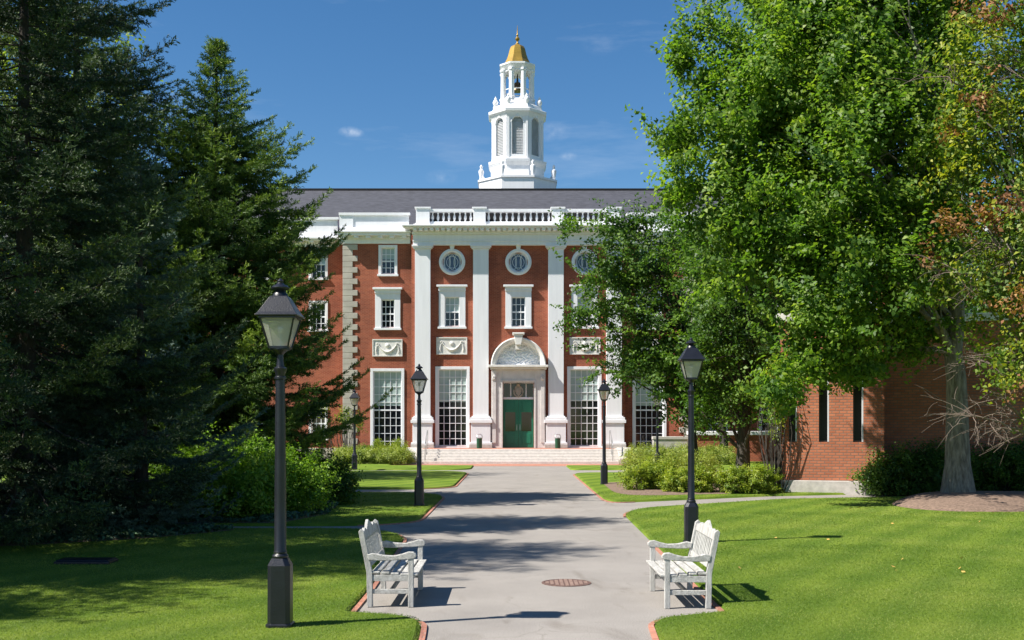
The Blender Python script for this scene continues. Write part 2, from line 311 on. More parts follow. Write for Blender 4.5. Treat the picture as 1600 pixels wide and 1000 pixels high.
# ------------------------------------------------------------------ ground, paths, lawns
def flat(name, poly, z, m, kind='structure'):
    mb = MB(); mb.add([(x, y, z) for x, y in poly], [tuple(range(len(poly)))]); return tag(mb.build(name, m), kind=kind)
flat('ground', [(-900, -300), (900, -300), (900, 1600), (-900, 1600)], -0.05, 'turf')
flat('path', [(-45, -6), (45, -6), (45, 62), (-45, 62)], 0.0, 'paving')
def rounded(pts):
    """pts: (x, y, r) corner points -> smooth outline"""
    out = []; n = len(pts)
    for i, (x, y, r) in enumerate(pts):
        if r <= 0: out.append((x, y)); continue
        p = Vector((x, y)); a = Vector(pts[i - 1][:2]); b = Vector(pts[(i + 1) % n][:2])
        u = (a - p); v = (b - p); ra = min(r, u.length * 0.48); rb = min(r, v.length * 0.48)
        s = p + u.normalized() * ra; e = p + v.normalized() * rb
        for k in range(9):
            t = k / 8; q = s * (1 - t) ** 2 + p * 2 * t * (1 - t) + e * t * t; out.append((q.x, q.y))
    return out
LAWNS = []
def lawn(pts, edge_test=None):
    P = rounded(pts); LAWNS.append(P); h = 0.06
    A = sum(P[i - 1][0] * P[i][1] - P[i][0] * P[i - 1][1] for i in range(len(P)))
    if A < 0: P = P[::-1]
    n = len(P); inner = []
    for i in range(n):
        a = Vector(P[i - 1]); p = Vector(P[i]); b = Vector(P[(i + 1) % n]); d = (b - a); d = d.normalized() if d.length > 1e-6 else Vector((1, 0))
        nn = Vector((-d.y, d.x)); inner.append((p + nn * 0.05, nn))
    mb = MB(); mb.add([(x, y, 0.0) for x, y in P] + [(q.x, q.y, h) for q, _ in inner], [(i, (i + 1) % n, n + (i + 1) % n, n + i) for i in range(n)])
    mb.add([(q.x, q.y, h) for q, _ in inner], [tuple(range(n))])
    o = mb.build('lawn', 'turf'); tag(o, kind='structure')
    return P, inner
edging = MB()
def edge_strip(P, inner, test):
    n = len(P)
    for i in range(n):
        j = (i + 1) % n; mid = ((P[i][0] + P[j][0]) / 2, (P[i][1] + P[j][1]) / 2)
        L = math.hypot(P[j][0] - P[i][0], P[j][1] - P[i][1])
        if L < 1e-4 or not test(*mid): continue
        a, na = Vector(P[i]), inner[i][1]; b, nb = Vector(P[j]), inner[j][1]; wd = 0.06
        ao, bo = a - na * wd, b - nb * wd
        edging.add([(a.x, a.y, 0.022), (b.x, b.y, 0.022), (bo.x, bo.y, 0.022), (ao.x, ao.y, 0.022), (bo.x, bo.y, 0), (ao.x, ao.y, 0)], [(0, 1, 2, 3), (3, 2, 4, 5)])
near = lambda x, y: -3.2 < x < 3.4
# left lawns
for pts in ([(-45, -6, 0), (-0.75, -6, 0), (-0.93, 10.9, 0.5), (-0.99, 12.06, 0.45), (-1.86, 12.38, 0.03), (-1.86, 14.2, 0.1), (-2.02, 20.9, 0.9), (-3.0, 22.1, 0.9), (-45, 21.8, 0)],
            [(-45, 22.9, 0), (-3.2, 23.0, 0.9), (-2.05, 23.9, 0.8), (-2.0, 32.3, 1.0), (-3.0, 33.5, 0.9), (-45, 33.5, 0)],
            [(-45, 35.5, 0), (-3.0, 35.6, 0.8), (-1.95, 36.6, 0.8), (-1.9, 47.2, 0.9), (-3.0, 48.4, 0.8), (-45, 48.4, 0)],
            [(-45, 50.0, 0), (-2.6, 50.0, 0.5), (-1.9, 50.8, 0.5), (-1.9, 54.5, 0.1), (-6.2, 54.5, 0), (-6.2, 60, 0), (-45, 60, 0)],
            [(45, -6, 0), (1.3, -6, 0), (1.46, 10.7, 0.5), (1.54, 11.95, 0.3), (2.46, 12.42, 0.03), (2.47, 14.5, 0.1), (2.56, 20, 0), (2.66, 26.0, 0.8), (3.3, 27.5, 0.9), (7.6, 30.6, 0), (14, 32.2, 0), (45, 33, 0)],
            [(2.75, 29.6, 0.7), (7.6, 32.3, 0), (12, 33.6, 0), (45, 35, 0), (45, 46.8, 0), (3.3, 46.8, 0.8), (2.6, 46.0, 0.8), (2.6, 30.8, 0.3)],
            [(2.7, 50, 0.5), (45, 50, 0), (45, 60, 0), (6.9, 60, 0), (6.9, 54.5, 0), (2.7, 54.5, 0.1)]):
    P, inner = lawn(pts)
    edge_strip(P, inner, lambda x, y: near(x, y) and y < 47 and y > 5 and not (-5 < x < 5 and (22.0 < y < 23.1 or 33.4 < y < 35.7)))
tag(edging.build('brick_edging', 'brick_flat'), kind='structure')
flat('brick_paving', [(-6.2, 54.6), (6.9, 54.6), (6.9, 57.6), (-6.2, 57.6)], 0.004, 'brick_flat')

def inpoly(x, y, P):
    c = np.zeros(len(x), bool); n = len(P); j = n - 1
    for i in range(n):
        xi, yi = P[i]; xj, yj = P[j]
        if yi != yj: c ^= ((yi > y) != (yj > y)) & (x < (xj - xi) * (y - yi) / (yj - yi) + xi)
        j = i
    return c
rng = np.random.default_rng(3)
bx, by = [], []
for (y0, y1, dens) in ((10.3, 14, 3600), (14, 19, 2000), (19, 26, 900), (26, 34, 300)):
    x0, x1 = -0.5 * y1 - 0.3, 0.5 * y1 + 0.3; n = int((x1 - x0) * (y1 - y0) * dens)
    bx.append(rng.uniform(x0, x1, n)); by.append(rng.uniform(y0, y1, n))
bx = np.concatenate(bx); by = np.concatenate(by); k = np.zeros(len(bx), bool)
for P in LAWNS: k |= inpoly(bx, by, P)
k &= np.abs(bx) < 0.49 * by + 0.2
bx = bx[k]; by = by[k]; n = len(bx); ang = rng.uniform(0, 2 * np.pi, n); hgt = rng.uniform(0.008, 0.020, n) * (1 + 0.012 * (by - 10)); wd = 0.0035 * (by / 10)
base = np.stack([bx, by, np.full(n, 0.058)], 1); dx = np.stack([np.cos(ang), np.sin(ang), 0 * ang], 1)
lean = np.stack([rng.normal(0, 0.014, n), rng.normal(0, 0.014, n), hgt], 1)
V = np.stack([base - dx * wd[:, None], base + dx * wd[:, None], base + lean], 1).reshape(-1, 3)
ls = np.sin(bx * 1.3 + by * 0.9) * 0.06 + np.sin(bx * 0.37 - by * 0.6) * 0.10 + .17 * np.sin((bx * .53 + by * .85) * 3.2 + .9 * np.sin(bx * .5) + .6 * np.sin(by * .7)) + .15 * np.sin(bx * .9 + 2 * np.sin(by * .5)) * np.sin(by * .8 + 1.5 * np.sin(bx * .7))
tag(mesh_np('grass', V, 3, 'blade', None, np.clip(rng.normal(0.45, 0.22, n) + ls, 0, 1)), 'short mown green grass covering the lawns', 'grass', kind='stuff')

# ------------------------------------------------------------------ main building
XC = PX(810, 62)
def mir(x): return 2 * XC - x
hall = empty('brick_hall', (0, 0, 0), 0, 'large red brick hall with white pilasters, green door and gold topped white cupola', 'building')
def wall_holes(mb, x0, x1, z0, z1, y, holes, depth=0.3):
    xs = sorted(set([x0, x1] + [h[0] for h in holes] + [h[1] for h in holes])); zs = sorted(set([z0, z1] + [h[2] for h in holes] + [h[3] for h in holes]))
    for i in range(len(xs) - 1):
        for j in range(len(zs) - 1):
            cx, cz = (xs[i] + xs[i + 1]) / 2, (zs[j] + zs[j + 1]) / 2
            if any(h[0] < cx < h[1] and h[2] < cz < h[3] for h in holes): continue
            mb.add([(xs[i], y, zs[j]), (xs[i + 1], y, zs[j]), (xs[i + 1], y, zs[j + 1]), (xs[i], y, zs[j + 1])], [(0, 1, 2, 3)])
    for a, b, c, d in holes:
        mb.add([(a, y, c), (b, y, c), (b, y, d), (a, y, d), (a, y + depth, c), (b, y + depth, c), (b, y + depth, d), (a, y + depth, d)],
               [(0, 1, 5, 4), (1, 2, 6, 5), (2, 3, 7, 6), (3, 0, 4, 7)])
def window(x0, x1, z0, z1, y, cols, rows, split, style, blind=0.4, bar=0.035, parent=None, pane='glass_dark'):
    """opening x0..x1, z0..z1 in wall plane y. frame is the part; the rest are sub-parts"""
    fr = MB(); fw = 0.13; g = 0.003
    proud = 0.06
    # casing around the opening, overlapping the wall by fw
    a = {'plain': 0.11, 'tall': 0.12, 'hood': 0.30}[style]
    fr.box(x0 - a, x0 + 0.04, y - proud, y + 0.12, z0 - 0.02, z1 + a); fr.box(x1 - 0.04, x1 + a, y - proud, y + 0.12, z0 - 0.02, z1 + a)
    fr.box(x0 + 0.04, x1 - 0.04, y - proud, y + 0.12, z1 - 0.04, z1 + a)
    f = fr.build('window', 'white_paint', parent or hall, bevel=0.008)
    sl_ = MB(); sl_.box(x0 - a - 0.06, x1 + a + 0.06, y - proud - 0.07, y + 0.12, z0 - 0.14, z0 - 0.022); sl_.build('sill', 'white_paint', f, bevel=0.01)
    if style == 'hood':
        h = MB(); h.box(x0 - a - 0.02, x1 + a + 0.02, y - 0.12, y, z1 + a + 0.003, z1 + a + 0.22); h.box(x0 - a - 0.12, x1 + a + 0.12, y - 0.24, y, z1 + a + 0.223, z1 + a + 0.34)
        h.build('hood', 'white_paint', f, bevel=0.012)
    p = MB(); p.add([(x0, y + 0.16, z0), (x1, y + 0.16, z0), (x1, y + 0.16, z1), (x0, y + 0.16, z1)], [(0, 1, 2, 3)]); p.build('pane', pane, f)
    s = MB(); ix0, ix1, iz0, iz1 = x0 + 0.04, x1 - 0.04, z0 - 0.02, z1 - 0.04; yy = y + 0.10
    b2 = bar / 2
    s.box(ix0, ix0 + 0.05, yy, yy + 0.055, iz0, iz1); s.box(ix1 - 0.05, ix1, yy, yy + 0.055, iz0, iz1)
    s.box(ix0 + .05, ix1 - .05, yy, yy + 0.055, iz0, iz0 + 0.07); s.box(ix0 + .05, ix1 - .05, yy, yy + 0.055, iz1 - 0.05, iz1)
    zb = [iz0 + (iz1 - iz0) * k / rows for k in range(1, rows)]
    for k, z in enumerate(zb):
        hh = 0.04 if k + 1 == split else b2; s.box(ix0 + .05, ix1 - .05, yy + (0 if k + 1 == split else 0.012), yy + 0.052, z - hh, z + hh)
    for k in range(1, cols):
        x = ix0 + (ix1 - ix0) * k / cols; s.box(x - b2, x + b2, yy + 0.015, yy + 0.049, iz0 + .07, iz1 - .05)
    s.build('sash', 'white_paint', f)
    if blind > 0:
        b = MB(); n = 24
        for k in range(n):
            xa = ix0 + (ix1 - ix0) * k / n; xb = ix0 + (ix1 - ix0) * (k + 1) / n; o_ = 0.003 * math.sin(k * 1.9)
            b.add([(xa, y + 0.153 + o_ * 0.3, z1 - (z1 - z0) * blind), (xb, y + 0.153 - o_ * 0.3, z1 - (z1 - z0) * blind), (xb, y + 0.153 - o_ * 0.3, z1), (xa, y + 0.153 + o_ * 0.3, z1)], [(0, 1, 2, 3)])
        b.build('blind', 'blind', f)
    return f

# measurement helpers on the three wall planes
DC, DM, DW = 62.0, 62.4, 64.2
PLAT = 0.75
def cx(px): return PX(px, DC)
def cz(py): return PZ(py, DC)
# --- central bay wall
tallC = (cx(683.5), cx(730.5), PZ(697, DC), cz(576)); midC = (cx(694), cx(719), cz(510), cz(463))
holes = []
tw = [tallC, (mir(tallC[1]), mir(tallC[0]), tallC[2], tallC[3])]
sw = [midC, (cx(798), cx(822), midC[2], midC[3]), (mir(midC[1]), mir(midC[0]), midC[2], midC[3])]
circ = [cx(706.5), XC, mir(cx(706.5))]; zc = cz(409.5)
door = (cx(786), cx(834), PLAT, cz(598))
holes = tw + sw + [door] + [(x - 0.5, x + 0.5, zc - 0.5, zc + 0.5) for x in circ]
mb = MB(); wall_holes(mb, cx(643), cx(977), 0, cz(380), DC, holes); mb.build('wall', 'brick', hall)
for h, bl in zip(tw, (0.43, 0.42)): window(*h[:4], DC, 5, 10, 5, 'tall', bl, 0.03)
for h, bl in zip(sw, (0.5, 0.0, 0.45)): window(*h[:4], DC, 3, 4, 2, 'hood', bl)
# --- mid bays and wings
tallM = (PX(582, DM), PX(628.5, DM), PZ(701, DM), PZ(579, DM)); midM = (PX(594.5, DM), PX(617.5, DM), PZ(512, DM), PZ(467, DM)); topM = (PX(594.5, DM), PX(618, DM), PZ(428, DM), PZ(386, DM))
for side in (0, 1):
    hs_ = [tallM, midM, topM]
    if side: hs_ = [(mir(h[1]), mir(h[0]), h[2], h[3]) for h in hs_]
    xa, xb = PX(537.5, DM), cx(643) + 0.02
    if side: xa, xb = mir(xb), mir(xa)
    mb = MB(); wall_holes(mb, xa, xb, 0, PZ(376, DM), DM, hs_)
    xo = xb if side else xa
    mb.add([(xo, DM, 0), (xo, DW, 0), (xo, DW, PZ(376, DM)), (xo, DM, PZ(376, DM))], [(0, 1, 2, 3)])
    xi = xa if side else xb
    mb.build('wall', 'brick', hall)
    window(*hs_[0], DM, 5, 10, 5, 'tall', 0.45, 0.03); window(*hs_[1], DM, 3, 4, 2, 'hood', 0.0); window(*hs_[2], DM, 3, 4, 2, 'plain', 0.45)
    hs_ = []; bl = []
    for k in range(7):
        c = 497.5 - 79 * k
        for (ya, yb, q) in ((434, 390, 0.5), (515, 473, 0.0), (684, 638, 0.0)):
            a, b = PX(c - 12, DW), PX(c + 12, DW)
            if side: a, b = mir(b), mir(a)
            hs_.append((a, b, PZ(ya, DW), PZ(yb, DW))); bl.append(q if k % 2 == 0 else 0.35)
    xa, xb = PX(-15, DW), PX(545, DW)
    if side: xa, xb = mir(xb), mir(xa)
    mb = MB(); wall_holes(mb, xa, xb, 0, PZ(380, DW), DW, hs_); mb.build('wall', 'brick', hall)
    for h, q in zip(hs_, bl): window(*h, DW, 3, 4, 2, 'plain', q)
    # water table (stone foundation) of mid bay and wing
    f = MB(); xa2, xb2 = PX(536.5, DM), cx(643)
    if side: xa2, xb2 = mir(xb2), mir(xa2)
    f.box(xa2, xb2, DM - 0.09, DM + 0.2, -0.05, PZ(703, DM)); xa3, xb3 = PX(-15, DW), PX(536, DW)
    if side: xa3, xb3 = mir(xb3), mir(xa3)
    f.box(xa3, xb3, DW - 0.09, DW + 0.2, -0.05, PZ(700, DW)); f.build('foundation', 'quoin_stone', hall, bevel=0.02)
    # quoins
    q = MB(); z = PZ(703, DM) + 0.003; top = PZ(382, DM); n = 36; hq = (top - z) / n; xe = PX(537, DM)
    for k in range(n):
        wdt = 0.80 if k % 2 else 0.52
        a, b = xe - 0.05, xe + wdt
        if side: a, b = mir(b), mir(a)
        q.box(a, b, DM - 0.06, DM + (0.5 if k % 2 else 0.8), z + k * hq + 0.012, z + (k + 1) * hq - 0.002)
    q.build('quoin', 'quoin_stone', hall, bevel=0.012)
    # cornices, parapets
    def cor(xa, xb, y, zb, zt, zp, name, ret):
        m_ = MB(); zz = zb
        hgt_ = zt - zb
        m_.box(xa, xb, y - 0.10, y + 0.3, zb, zb + hgt_ * 0.38)
        m_.box(xa - 0.02, xb + 0.02, y - 0.52, y + 0.3, zb + hgt_ * 0.62, zt - 0.10); m_.box(xa - 0.08, xb + 0.08, y - 0.62, y + 0.3, zt - 0.097, zt)
        m_.box(xa, xb, y - 0.16, y + 0.3, zb + hgt_ * 0.38 + .001, zb + hgt_ * 0.62 - .001)
        nm = int((xb - xa) / 0.62)
        for k in range(nm):
            xm = xa + (k + 0.5) * (xb - xa) / nm; m_.box(xm - 0.13, xm + 0.13, y - 0.46, y - 0.161, zb + hgt_ * 0.42, zb + hgt_ * 0.62 - .002)
        m_.build('cornice', 'white_paint', hall, bevel=0.01)
        p_ = MB(); p_.box(xa + 0.05, xb - 0.05, y - 0.12, y + 0.35, zt, zt + 0.28); p_.box(xa + 0.08, xb - 0.08, y - 0.05, y + 0.3, zt + 0.28, zp - 0.15); p_.box(xa, xb, y - 0.16, y + 0.4, zp - 0.15, zp)
        if ret:
            c1 = (xb - 0.85, xb + 0.0) if side else (xa, xa + 0.85)
            p_.box(c1[0] + 0.03, c1[1] - 0.03, y - 0.10, y + 0.36, zt + 0.28, zp - 0.152)
        p_.build('parapet', 'white_paint', hall, bevel=0.01)
    a, b = PX(530, DM), cx(643) - 0.1
    if side: a, b = mir(b), mir(a)
    cor(a, b, DM, PZ(381, DM), PZ(363, DM), PZ(333, DM), 'm', True)
    m_ = MB(); m_.box(a + .3, b - .3, DM + 0.42, DM + 1.2, PZ(333, DM) - 0.3, PZ(333, DM) + 0.09); m_.build('flashing', 'copper', hall)
    a, b = PX(-15, DW), PX(530, DW)
    if side: a, b = mir(b), mir(a)
    cor(a, b, DW, PZ(386, DW), PZ(373, DW), PZ(340, DW), 'w', False)
# body behind
zt = PZ(345, DW)
mb = MB(); mb.box(cx(648), cx(972), DC + 0.31, DC + 2.4, 0, cz(370)); mb.box(PX(541, DM), mir(PX(541, DM)), DC + 2.401, 86.8, 0, 13.7); mb.box(PX(-14, DW), PX(541, DM) - 0.001, DW + 0.31, 86.8, 0, 13.7)
mb.box(mir(PX(541, DM)) + 0.001, mir(PX(-14, DW)), DW + 0.31, 86.8, 0, 13.7); mb.build('wall', 'brick', hall)
# roof: hipped
xl, xr = PX(-14, DW) + 0.1, mir(PX(-14, DW)) - 0.1; RY0, RY1, RR, RZ = 64.9, 86.6, 71.6, PZ(297, 71.6)
mb = MB(); e = 13.71
mb.add([(xl, RY0, e), (xr, RY0, e), (xr, RY1, e), (xl, RY1, e), (xl + 6, RR, RZ), (xr - 6, RR, RZ), (xr - 6, 80, RZ), (xl + 6, 80, RZ)],
       [(0, 1, 5, 4), (1, 2, 6, 5), (2, 3, 7, 6), (3, 0, 4, 7), (4, 5, 6, 7)]); mb.build('roof', 'slate', hall)
mb = MB(); mb.box(xl + 6, xr - 6, RR - 0.12, RR + 0.2, RZ + 0.002, RZ + 0.09); mb.build('ridge_cap', 'slate_dark', hall)
mb = MB(); mb.box(cx(650), cx(970), DC + .36, DC + 2.3, cz(370) + .002, cz(331)); mb.build('dark_gap_backing', 'slate_dark', hall)  # near-black box added behind the balustrade so its gaps read as shade
# --- pilasters
def rect_prof(mb, xc_, hw, yf, yb, z0, z1): mb.box(xc_ - hw, xc_ + hw, yf, yb, z0, z1)
YP = DC - 0.27
for px in (661, 751.5, 868.5, 959):
    x = cx(px); p = MB(); hw = 12.0 * DC / F
    p.box(x - hw, x + hw, YP, DC, cz(650), cz(391)); sh = p.build('pilaster', 'white_paint', hall, bevel=0.01)
    c = MB(); c.box(x - hw - 0.03, x + hw + 0.03, YP - 0.03, DC, cz(391), cz(389.5)); c.box(x - hw - 0.1, x + hw + 0.1, YP - 0.1, DC, cz(389.5) + .002, cz(387)); c.box(x - hw - 0.16, x + hw + 0.16, YP - 0.16, DC, cz(387) + .002, cz(384.2)); c.build('capital', 'white_paint', sh, bevel=0.015)
    b = MB(); b.box(x - hw - .08, x + hw + .08, YP - .08, DC, cz(652), cz(650) - .002); b.box(x - hw - .16, x + hw + .16, YP - .16, DC, cz(656), cz(652) - .002); b.box(x - hw - .22, x + hw + .22, YP - .22, DC, cz(661), cz(656) - .002)
    b.box(x - hw - .12, x + hw + .12, YP - .15, DC, cz(691), cz(661) - .002); b.box(x - hw - .2, x + hw + .2, YP - .22, DC, cz(694), cz(691) - .002)
    b.build('base', 'white_paint', sh, bevel=0.015)
    pl = MB(); pl.box(x - hw - .22, x + hw + .22, YP - .25, DC, PLAT, cz(694) - .002); pl.build('plinth', 'granite', sh, bevel=0.015)
# --- entablature
xa, xb = cx(646), cx(974)
mb = MB(); ya = YP - 0.06
mb.box(xa, xb, ya, DC + 0.31, cz(384) , cz(379)); mb.box(xa - .01, xb + .01, ya - 0.04, DC + 0.3, cz(379) + .002, cz(377)); mb.box(xa, xb, ya, DC + 0.31, cz(377) + .002, cz(368)); mb.build('frieze', 'white_paint', hall, bevel=0.01)
mb = MB(); zb = cz(368) + .002
mb.box(xa - .05, xb + .05, ya - .10, DC + .3, zb, zb + .14); mb.box(xa - .45, xb + .45, ya - .62, DC + .5, zb + .30, cz(358)); mb.box(xa - .55, xb + .55, ya - .74, DC + .6, cz(358) + .002, cz(356))
mb.box(xa, xb, ya - .14, DC + .3, zb + .142, zb + .298)
nm = 38
for k in range(nm):
    xm = xa + (k + .5) * (xb - xa) / nm; mb.box(xm - .10, xm + .10, ya - .55, ya - .142, zb + .15, zb + .297)
mb.build('cornice', 'white_paint', hall, bevel=0.01)
# --- balustrade
bal = MB(); z0, z1 = cz(356) + .003, cz(325.5); yb0, yb1 = DC - .35, DC + .1
peds = [(651, 672), (740, 759), (862, 881), (948, 969)]
rails = MB(); rails.box(cx(651) - .15, cx(969) + .15, yb0 - .02, yb1 + .02, cz(353.5), cz(351.5)) ;
for (a, b) in zip(peds[:-1], peds[1:]):
    rails.box(cx(a[1]) , cx(b[0]), yb0 + .06, yb1 - .06, cz(352) + .03, cz(347.5)); rails.box(cx(a[1]), cx(b[0]), yb0 + .04, yb1 - .04, cz(332.5), cz(328))
B = rails.build('balustrade', 'white_paint', hall, bevel=0.01)
for a, b in peds:
    p = MB(); p.box(cx(a), cx(b), yb0 - .04, yb1 + .04, z0, cz(328)); p.box(cx(a) - .07, cx(b) + .07, yb0 - .1, yb1 + .1, cz(328) + .002, z1); p.box(cx(a) - .05, cx(b) + .05, yb0 - .08, yb1 + .08, z0 + .001, z0 + .2)
    p.build('pedestal', 'white_paint', B, bevel=0.01)
bp = [(.07, 0), (.07, .05), (.05, .07), (.075, .12), (.10, .19), (.085, .27), (.05, .36), (.042, .42), (.065, .44), (.065, .5)]
hz = cz(332.5) - cz(347.5); bp = [(r * .82, z / .5 * hz) for r, z in bp]
proto = None
for (a, b), n in zip(zip([p[1] for p in peds[:-1]], [p[0] for p in peds[1:]]), (8, 11, 8)):
    for k in range(n):
        x = cx(a) + (k + .5) / n * (cx(b) - cx(a))
        if proto is None: m_ = MB(); m_.lathe(bp, 0, 0, 10); proto = m_.build('baluster', 'white_paint', B, smooth=True); o = proto
        else: o = proto.copy(); C.objects.link(o); o.parent = B
        o.location = (x, (yb0 + yb1) / 2, cz(347.5))
# --- round windows
for x in circ:
    n = 40; m_ = MB()
    def ring(r, y): return [(x + r * math.cos(2 * math.pi * k / n), y, zc + r * math.sin(2 * math.pi * k / n)) for k in range(n)]
    rs = [ring(.75, DC), ring(.75, DC - .08), ring(.70, DC - .11), ring(.62, DC - .11), ring(.58, DC - .07), ring(.55, DC - .07), ring(.53, DC + .05), ring(.53, DC + .1)]
    m_.loft(rs, cap=False); f = m_.build('round_window', 'white_paint', hall, smooth=True)
    k_ = MB(); k_.exty([(x - .09, zc + .70), (x + .09, zc + .70), (x + .15, zc + .93), (x - .15, zc + .93)], DC - .15, DC); k_.build('keystone', 'white_paint', f, bevel=.01)
    p = MB(); p.add([(x + .72 * math.cos(2 * math.pi * k / n), DC + .098, zc + .72 * math.sin(2 * math.pi * k / n)) for k in range(n)], [tuple(range(n))]); p.build('pane', 'glass_blue', f)
    t = MB()
    for r_ in (.27,):
        pass
    for ox in (-.27, 0, .27):      # interlaced ovals
        t.tube([(x + ox + .17 * math.cos(a), DC + .08, zc + .42 * math.sin(a)) for a in [2 * math.pi * i / 24 for i in range(25)]], .016, 5)
    t.tube([(x + .33 * math.cos(a), DC + .083, zc + .33 * math.sin(a)) for a in [2 * math.pi * i / 24 for i in range(25)]], .014, 5)
    t.tube([(x + .50 * math.cos(a), DC + .083, zc + .50 * math.sin(a)) for a in [2 * math.pi * i / 32 for i in range(33)]], .03, 5)
    t.build('tracery', 'white_paint', f)
# --- carved panels
def panel(px0, px1, py0, py1, y):
    a, b, c, d = PX(px0, y), PX(px1, y), PZ(py1, y), PZ(py0, y)
    for sd in ((0, 1) if px0 < 780 else (0,)):
        a2, b2 = (a, b) if not sd else (mir(b), mir(a)); xm, zm = (a2 + b2) / 2, (c + d) / 2; W, H = b2 - a2, d - c
        m_ = MB(); m_.box(a2, b2, y - .05, y, c, d); o = m_.build('carved_panel', 'white_stone', hall, bevel=.01)
        r = MB(); fr_ = .04
        for q in ((a2, b2, d - .06, d), (a2, b2, c, c + .06)): r.box(q[0] + .002, q[1] - .002, y - .09, y - .051, q[2] + .002, q[3] - .002)
        for q in ((a2, a2 + .06), (b2 - .06, b2)): r.box(q[0] + .002, q[1] - .002, y - .09, y - .051, c + .062, d - .062)
        sw_ = [(xm + W * .3 * t_, y - .08, zm + H * .18 - H * .42 * (1 - t_ * t_)) for t_ in np.linspace(-1, 1, 15)]
        r.tube(sw_, [.02 + .06 * (1 - abs(t_)) for t_ in np.linspace(-1, 1, 15)], 8)
        for sx in (-1, 1):
            r.tube([(xm + sx * (W * .33 + .07 * math.cos(t_)), y - .07, zm + H * .2 + .07 * math.sin(t_)) for t_ in np.linspace(0, 5, 10)], .025, 6)
            r.tube([(xm + sx * W * .36, y - .07, zm + H * .1), (xm + sx * W * .38, y - .07, zm - H * .2), (xm + sx * W * .36, y - .07, zm - H * .35)], [.03, .045, .015], 6)
        r.lathe([(.001, 0), (.12, .001), (.13, .03), (.08, .06), (.001, .07)], 0, 0, 12)
        nv = 12 * 5
        for i in range(len(r.v) - nv, len(r.v)): vx, vy, vz = r.v[i]; r.v[i] = (xm + vx, y - .05 - vz, zm + H * .14 + vy)
        r.build('relief', 'white_stone', o, smooth=True)
panel(682, 730, 527, 554, DC); panel(582, 629, 530, 557, DM)
# --- doorway
y = DC; xa, xb = cx(768), cx(852); sp = cz(571)
m_ = MB()
m_.box(xa, cx(785.5), y - .32, y + .3, PLAT, cz(578)); m_.box(cx(834.5), xb, y - .32, y + .3, PLAT, cz(578)); m_.box(cx(785.5), cx(834.5), y - .32, y + .3, cz(598), cz(578))
sr = m_.build('door_surround', 'marble', hall, bevel=.012)
m_ = MB()
for a, b in ((cx(769.5), cx(775)), (cx(845), cx(850.5))): m_.box(a, b, y - .38, y - .321, PLAT + .3, cz(584))
m_.box(cx(783), cx(785.4), y - .36, y - .321, PLAT, cz(596)); m_.box(cx(834.6), cx(837), y - .36, y - .321, PLAT, cz(596)); m_.box(cx(783), cx(837), y - .36, y - .321, cz(596) + .002, cz(594))
for s_ in (-1, 1):
    xx = XC + s_ * 1.38; m_.tube([(xx, y - .42, cz(592) + .12 * math.sin(a)) if 0 else (xx + .05 * math.cos(a), y - .44, cz(590) + .09 * math.sin(a)) for a in np.linspace(0, 5.5, 9)], .05, 6); m_.box(xx - .12, xx + .12, y - .42, y - .322, cz(594), cz(579))
m_.build('moulding', 'marble', sr, bevel=.01)
m_ = MB(); m_.box(xa - .06, xb + .06, y - .55, y, cz(577.8), cz(574.5)); m_.box(xa - .15, xb + .15, y - .72, y, cz(574.5) + .002, cz(571)); m_.build('ledge', 'white_stone', sr, bevel=.015)
m_ = MB(); n = 28; ro, ri = 1.56, 1.24; z0 = sp + .003; zs_ = 1.0
def arc(r, yy): return [(XC + r * math.cos(math.pi * k / n), yy, z0 + r * math.sin(math.pi * k / n) * zs_) for k in range(n + 1)]
rs = [arc(ri, y), arc(ri, y - .30), arc(ri + .06, y - .34), arc(ri + .1, y - .48), arc(ro - .06, y - .55), arc(ro, y - .5), arc(ro, y)]
vs = [p for r_ in rs for p in r_]; q = n + 1
m_.add(vs, [(k * q + i, k * q + i + 1, (k + 1) * q + i + 1, (k + 1) * q + i) for k in range(len(rs) - 1) for i in range(n)])
m_.build('arch', 'white_stone', sr, smooth=True)
# shell-like carved tympanum
m_ = MB(); rad = 22; an = 72; vs = []; rr = random.Random(4)
for i in range(rad + 1):
    for k in range(an + 1):
        a = math.pi * k / an; r_ = (ri + .03) * i / rad; xx, zz = r_ * math.cos(a), r_ * math.sin(a)
        dpt = -.06 - .16 * (1 - i / rad)
        dpt -= .045 * (math.sin(abs(xx) * 19 + 1.6 * math.sin(zz * 15)) * math.sin(zz * 19 + 1.5 * math.cos(xx * 14)))
        vs.append((XC + xx, y + dpt, z0 + zz))
m_.add(vs, [(i * (an + 1) + k, i * (an + 1) + k + 1, (i + 1) * (an + 1) + k + 1, (i + 1) * (an + 1) + k) for i in range(rad) for k in range(an)])
tp = m_.build('tympanum', 'white_paint', sr, smooth=True)
m_ = MB(); m_.exty([(XC - .16, cz(540)), (XC + .16, cz(540)), (XC + .26, cz(524)), (XC - .26, cz(524))], y - .68, y); m_.box(XC - .34, XC + .34, y - .74, y, cz(524) + .002, cz(521)); m_.box(XC - .16, XC + .16, y - .5, y - .2, cz(547), cz(540)); m_.build('keystone', 'white_stone', sr, bevel=.02)
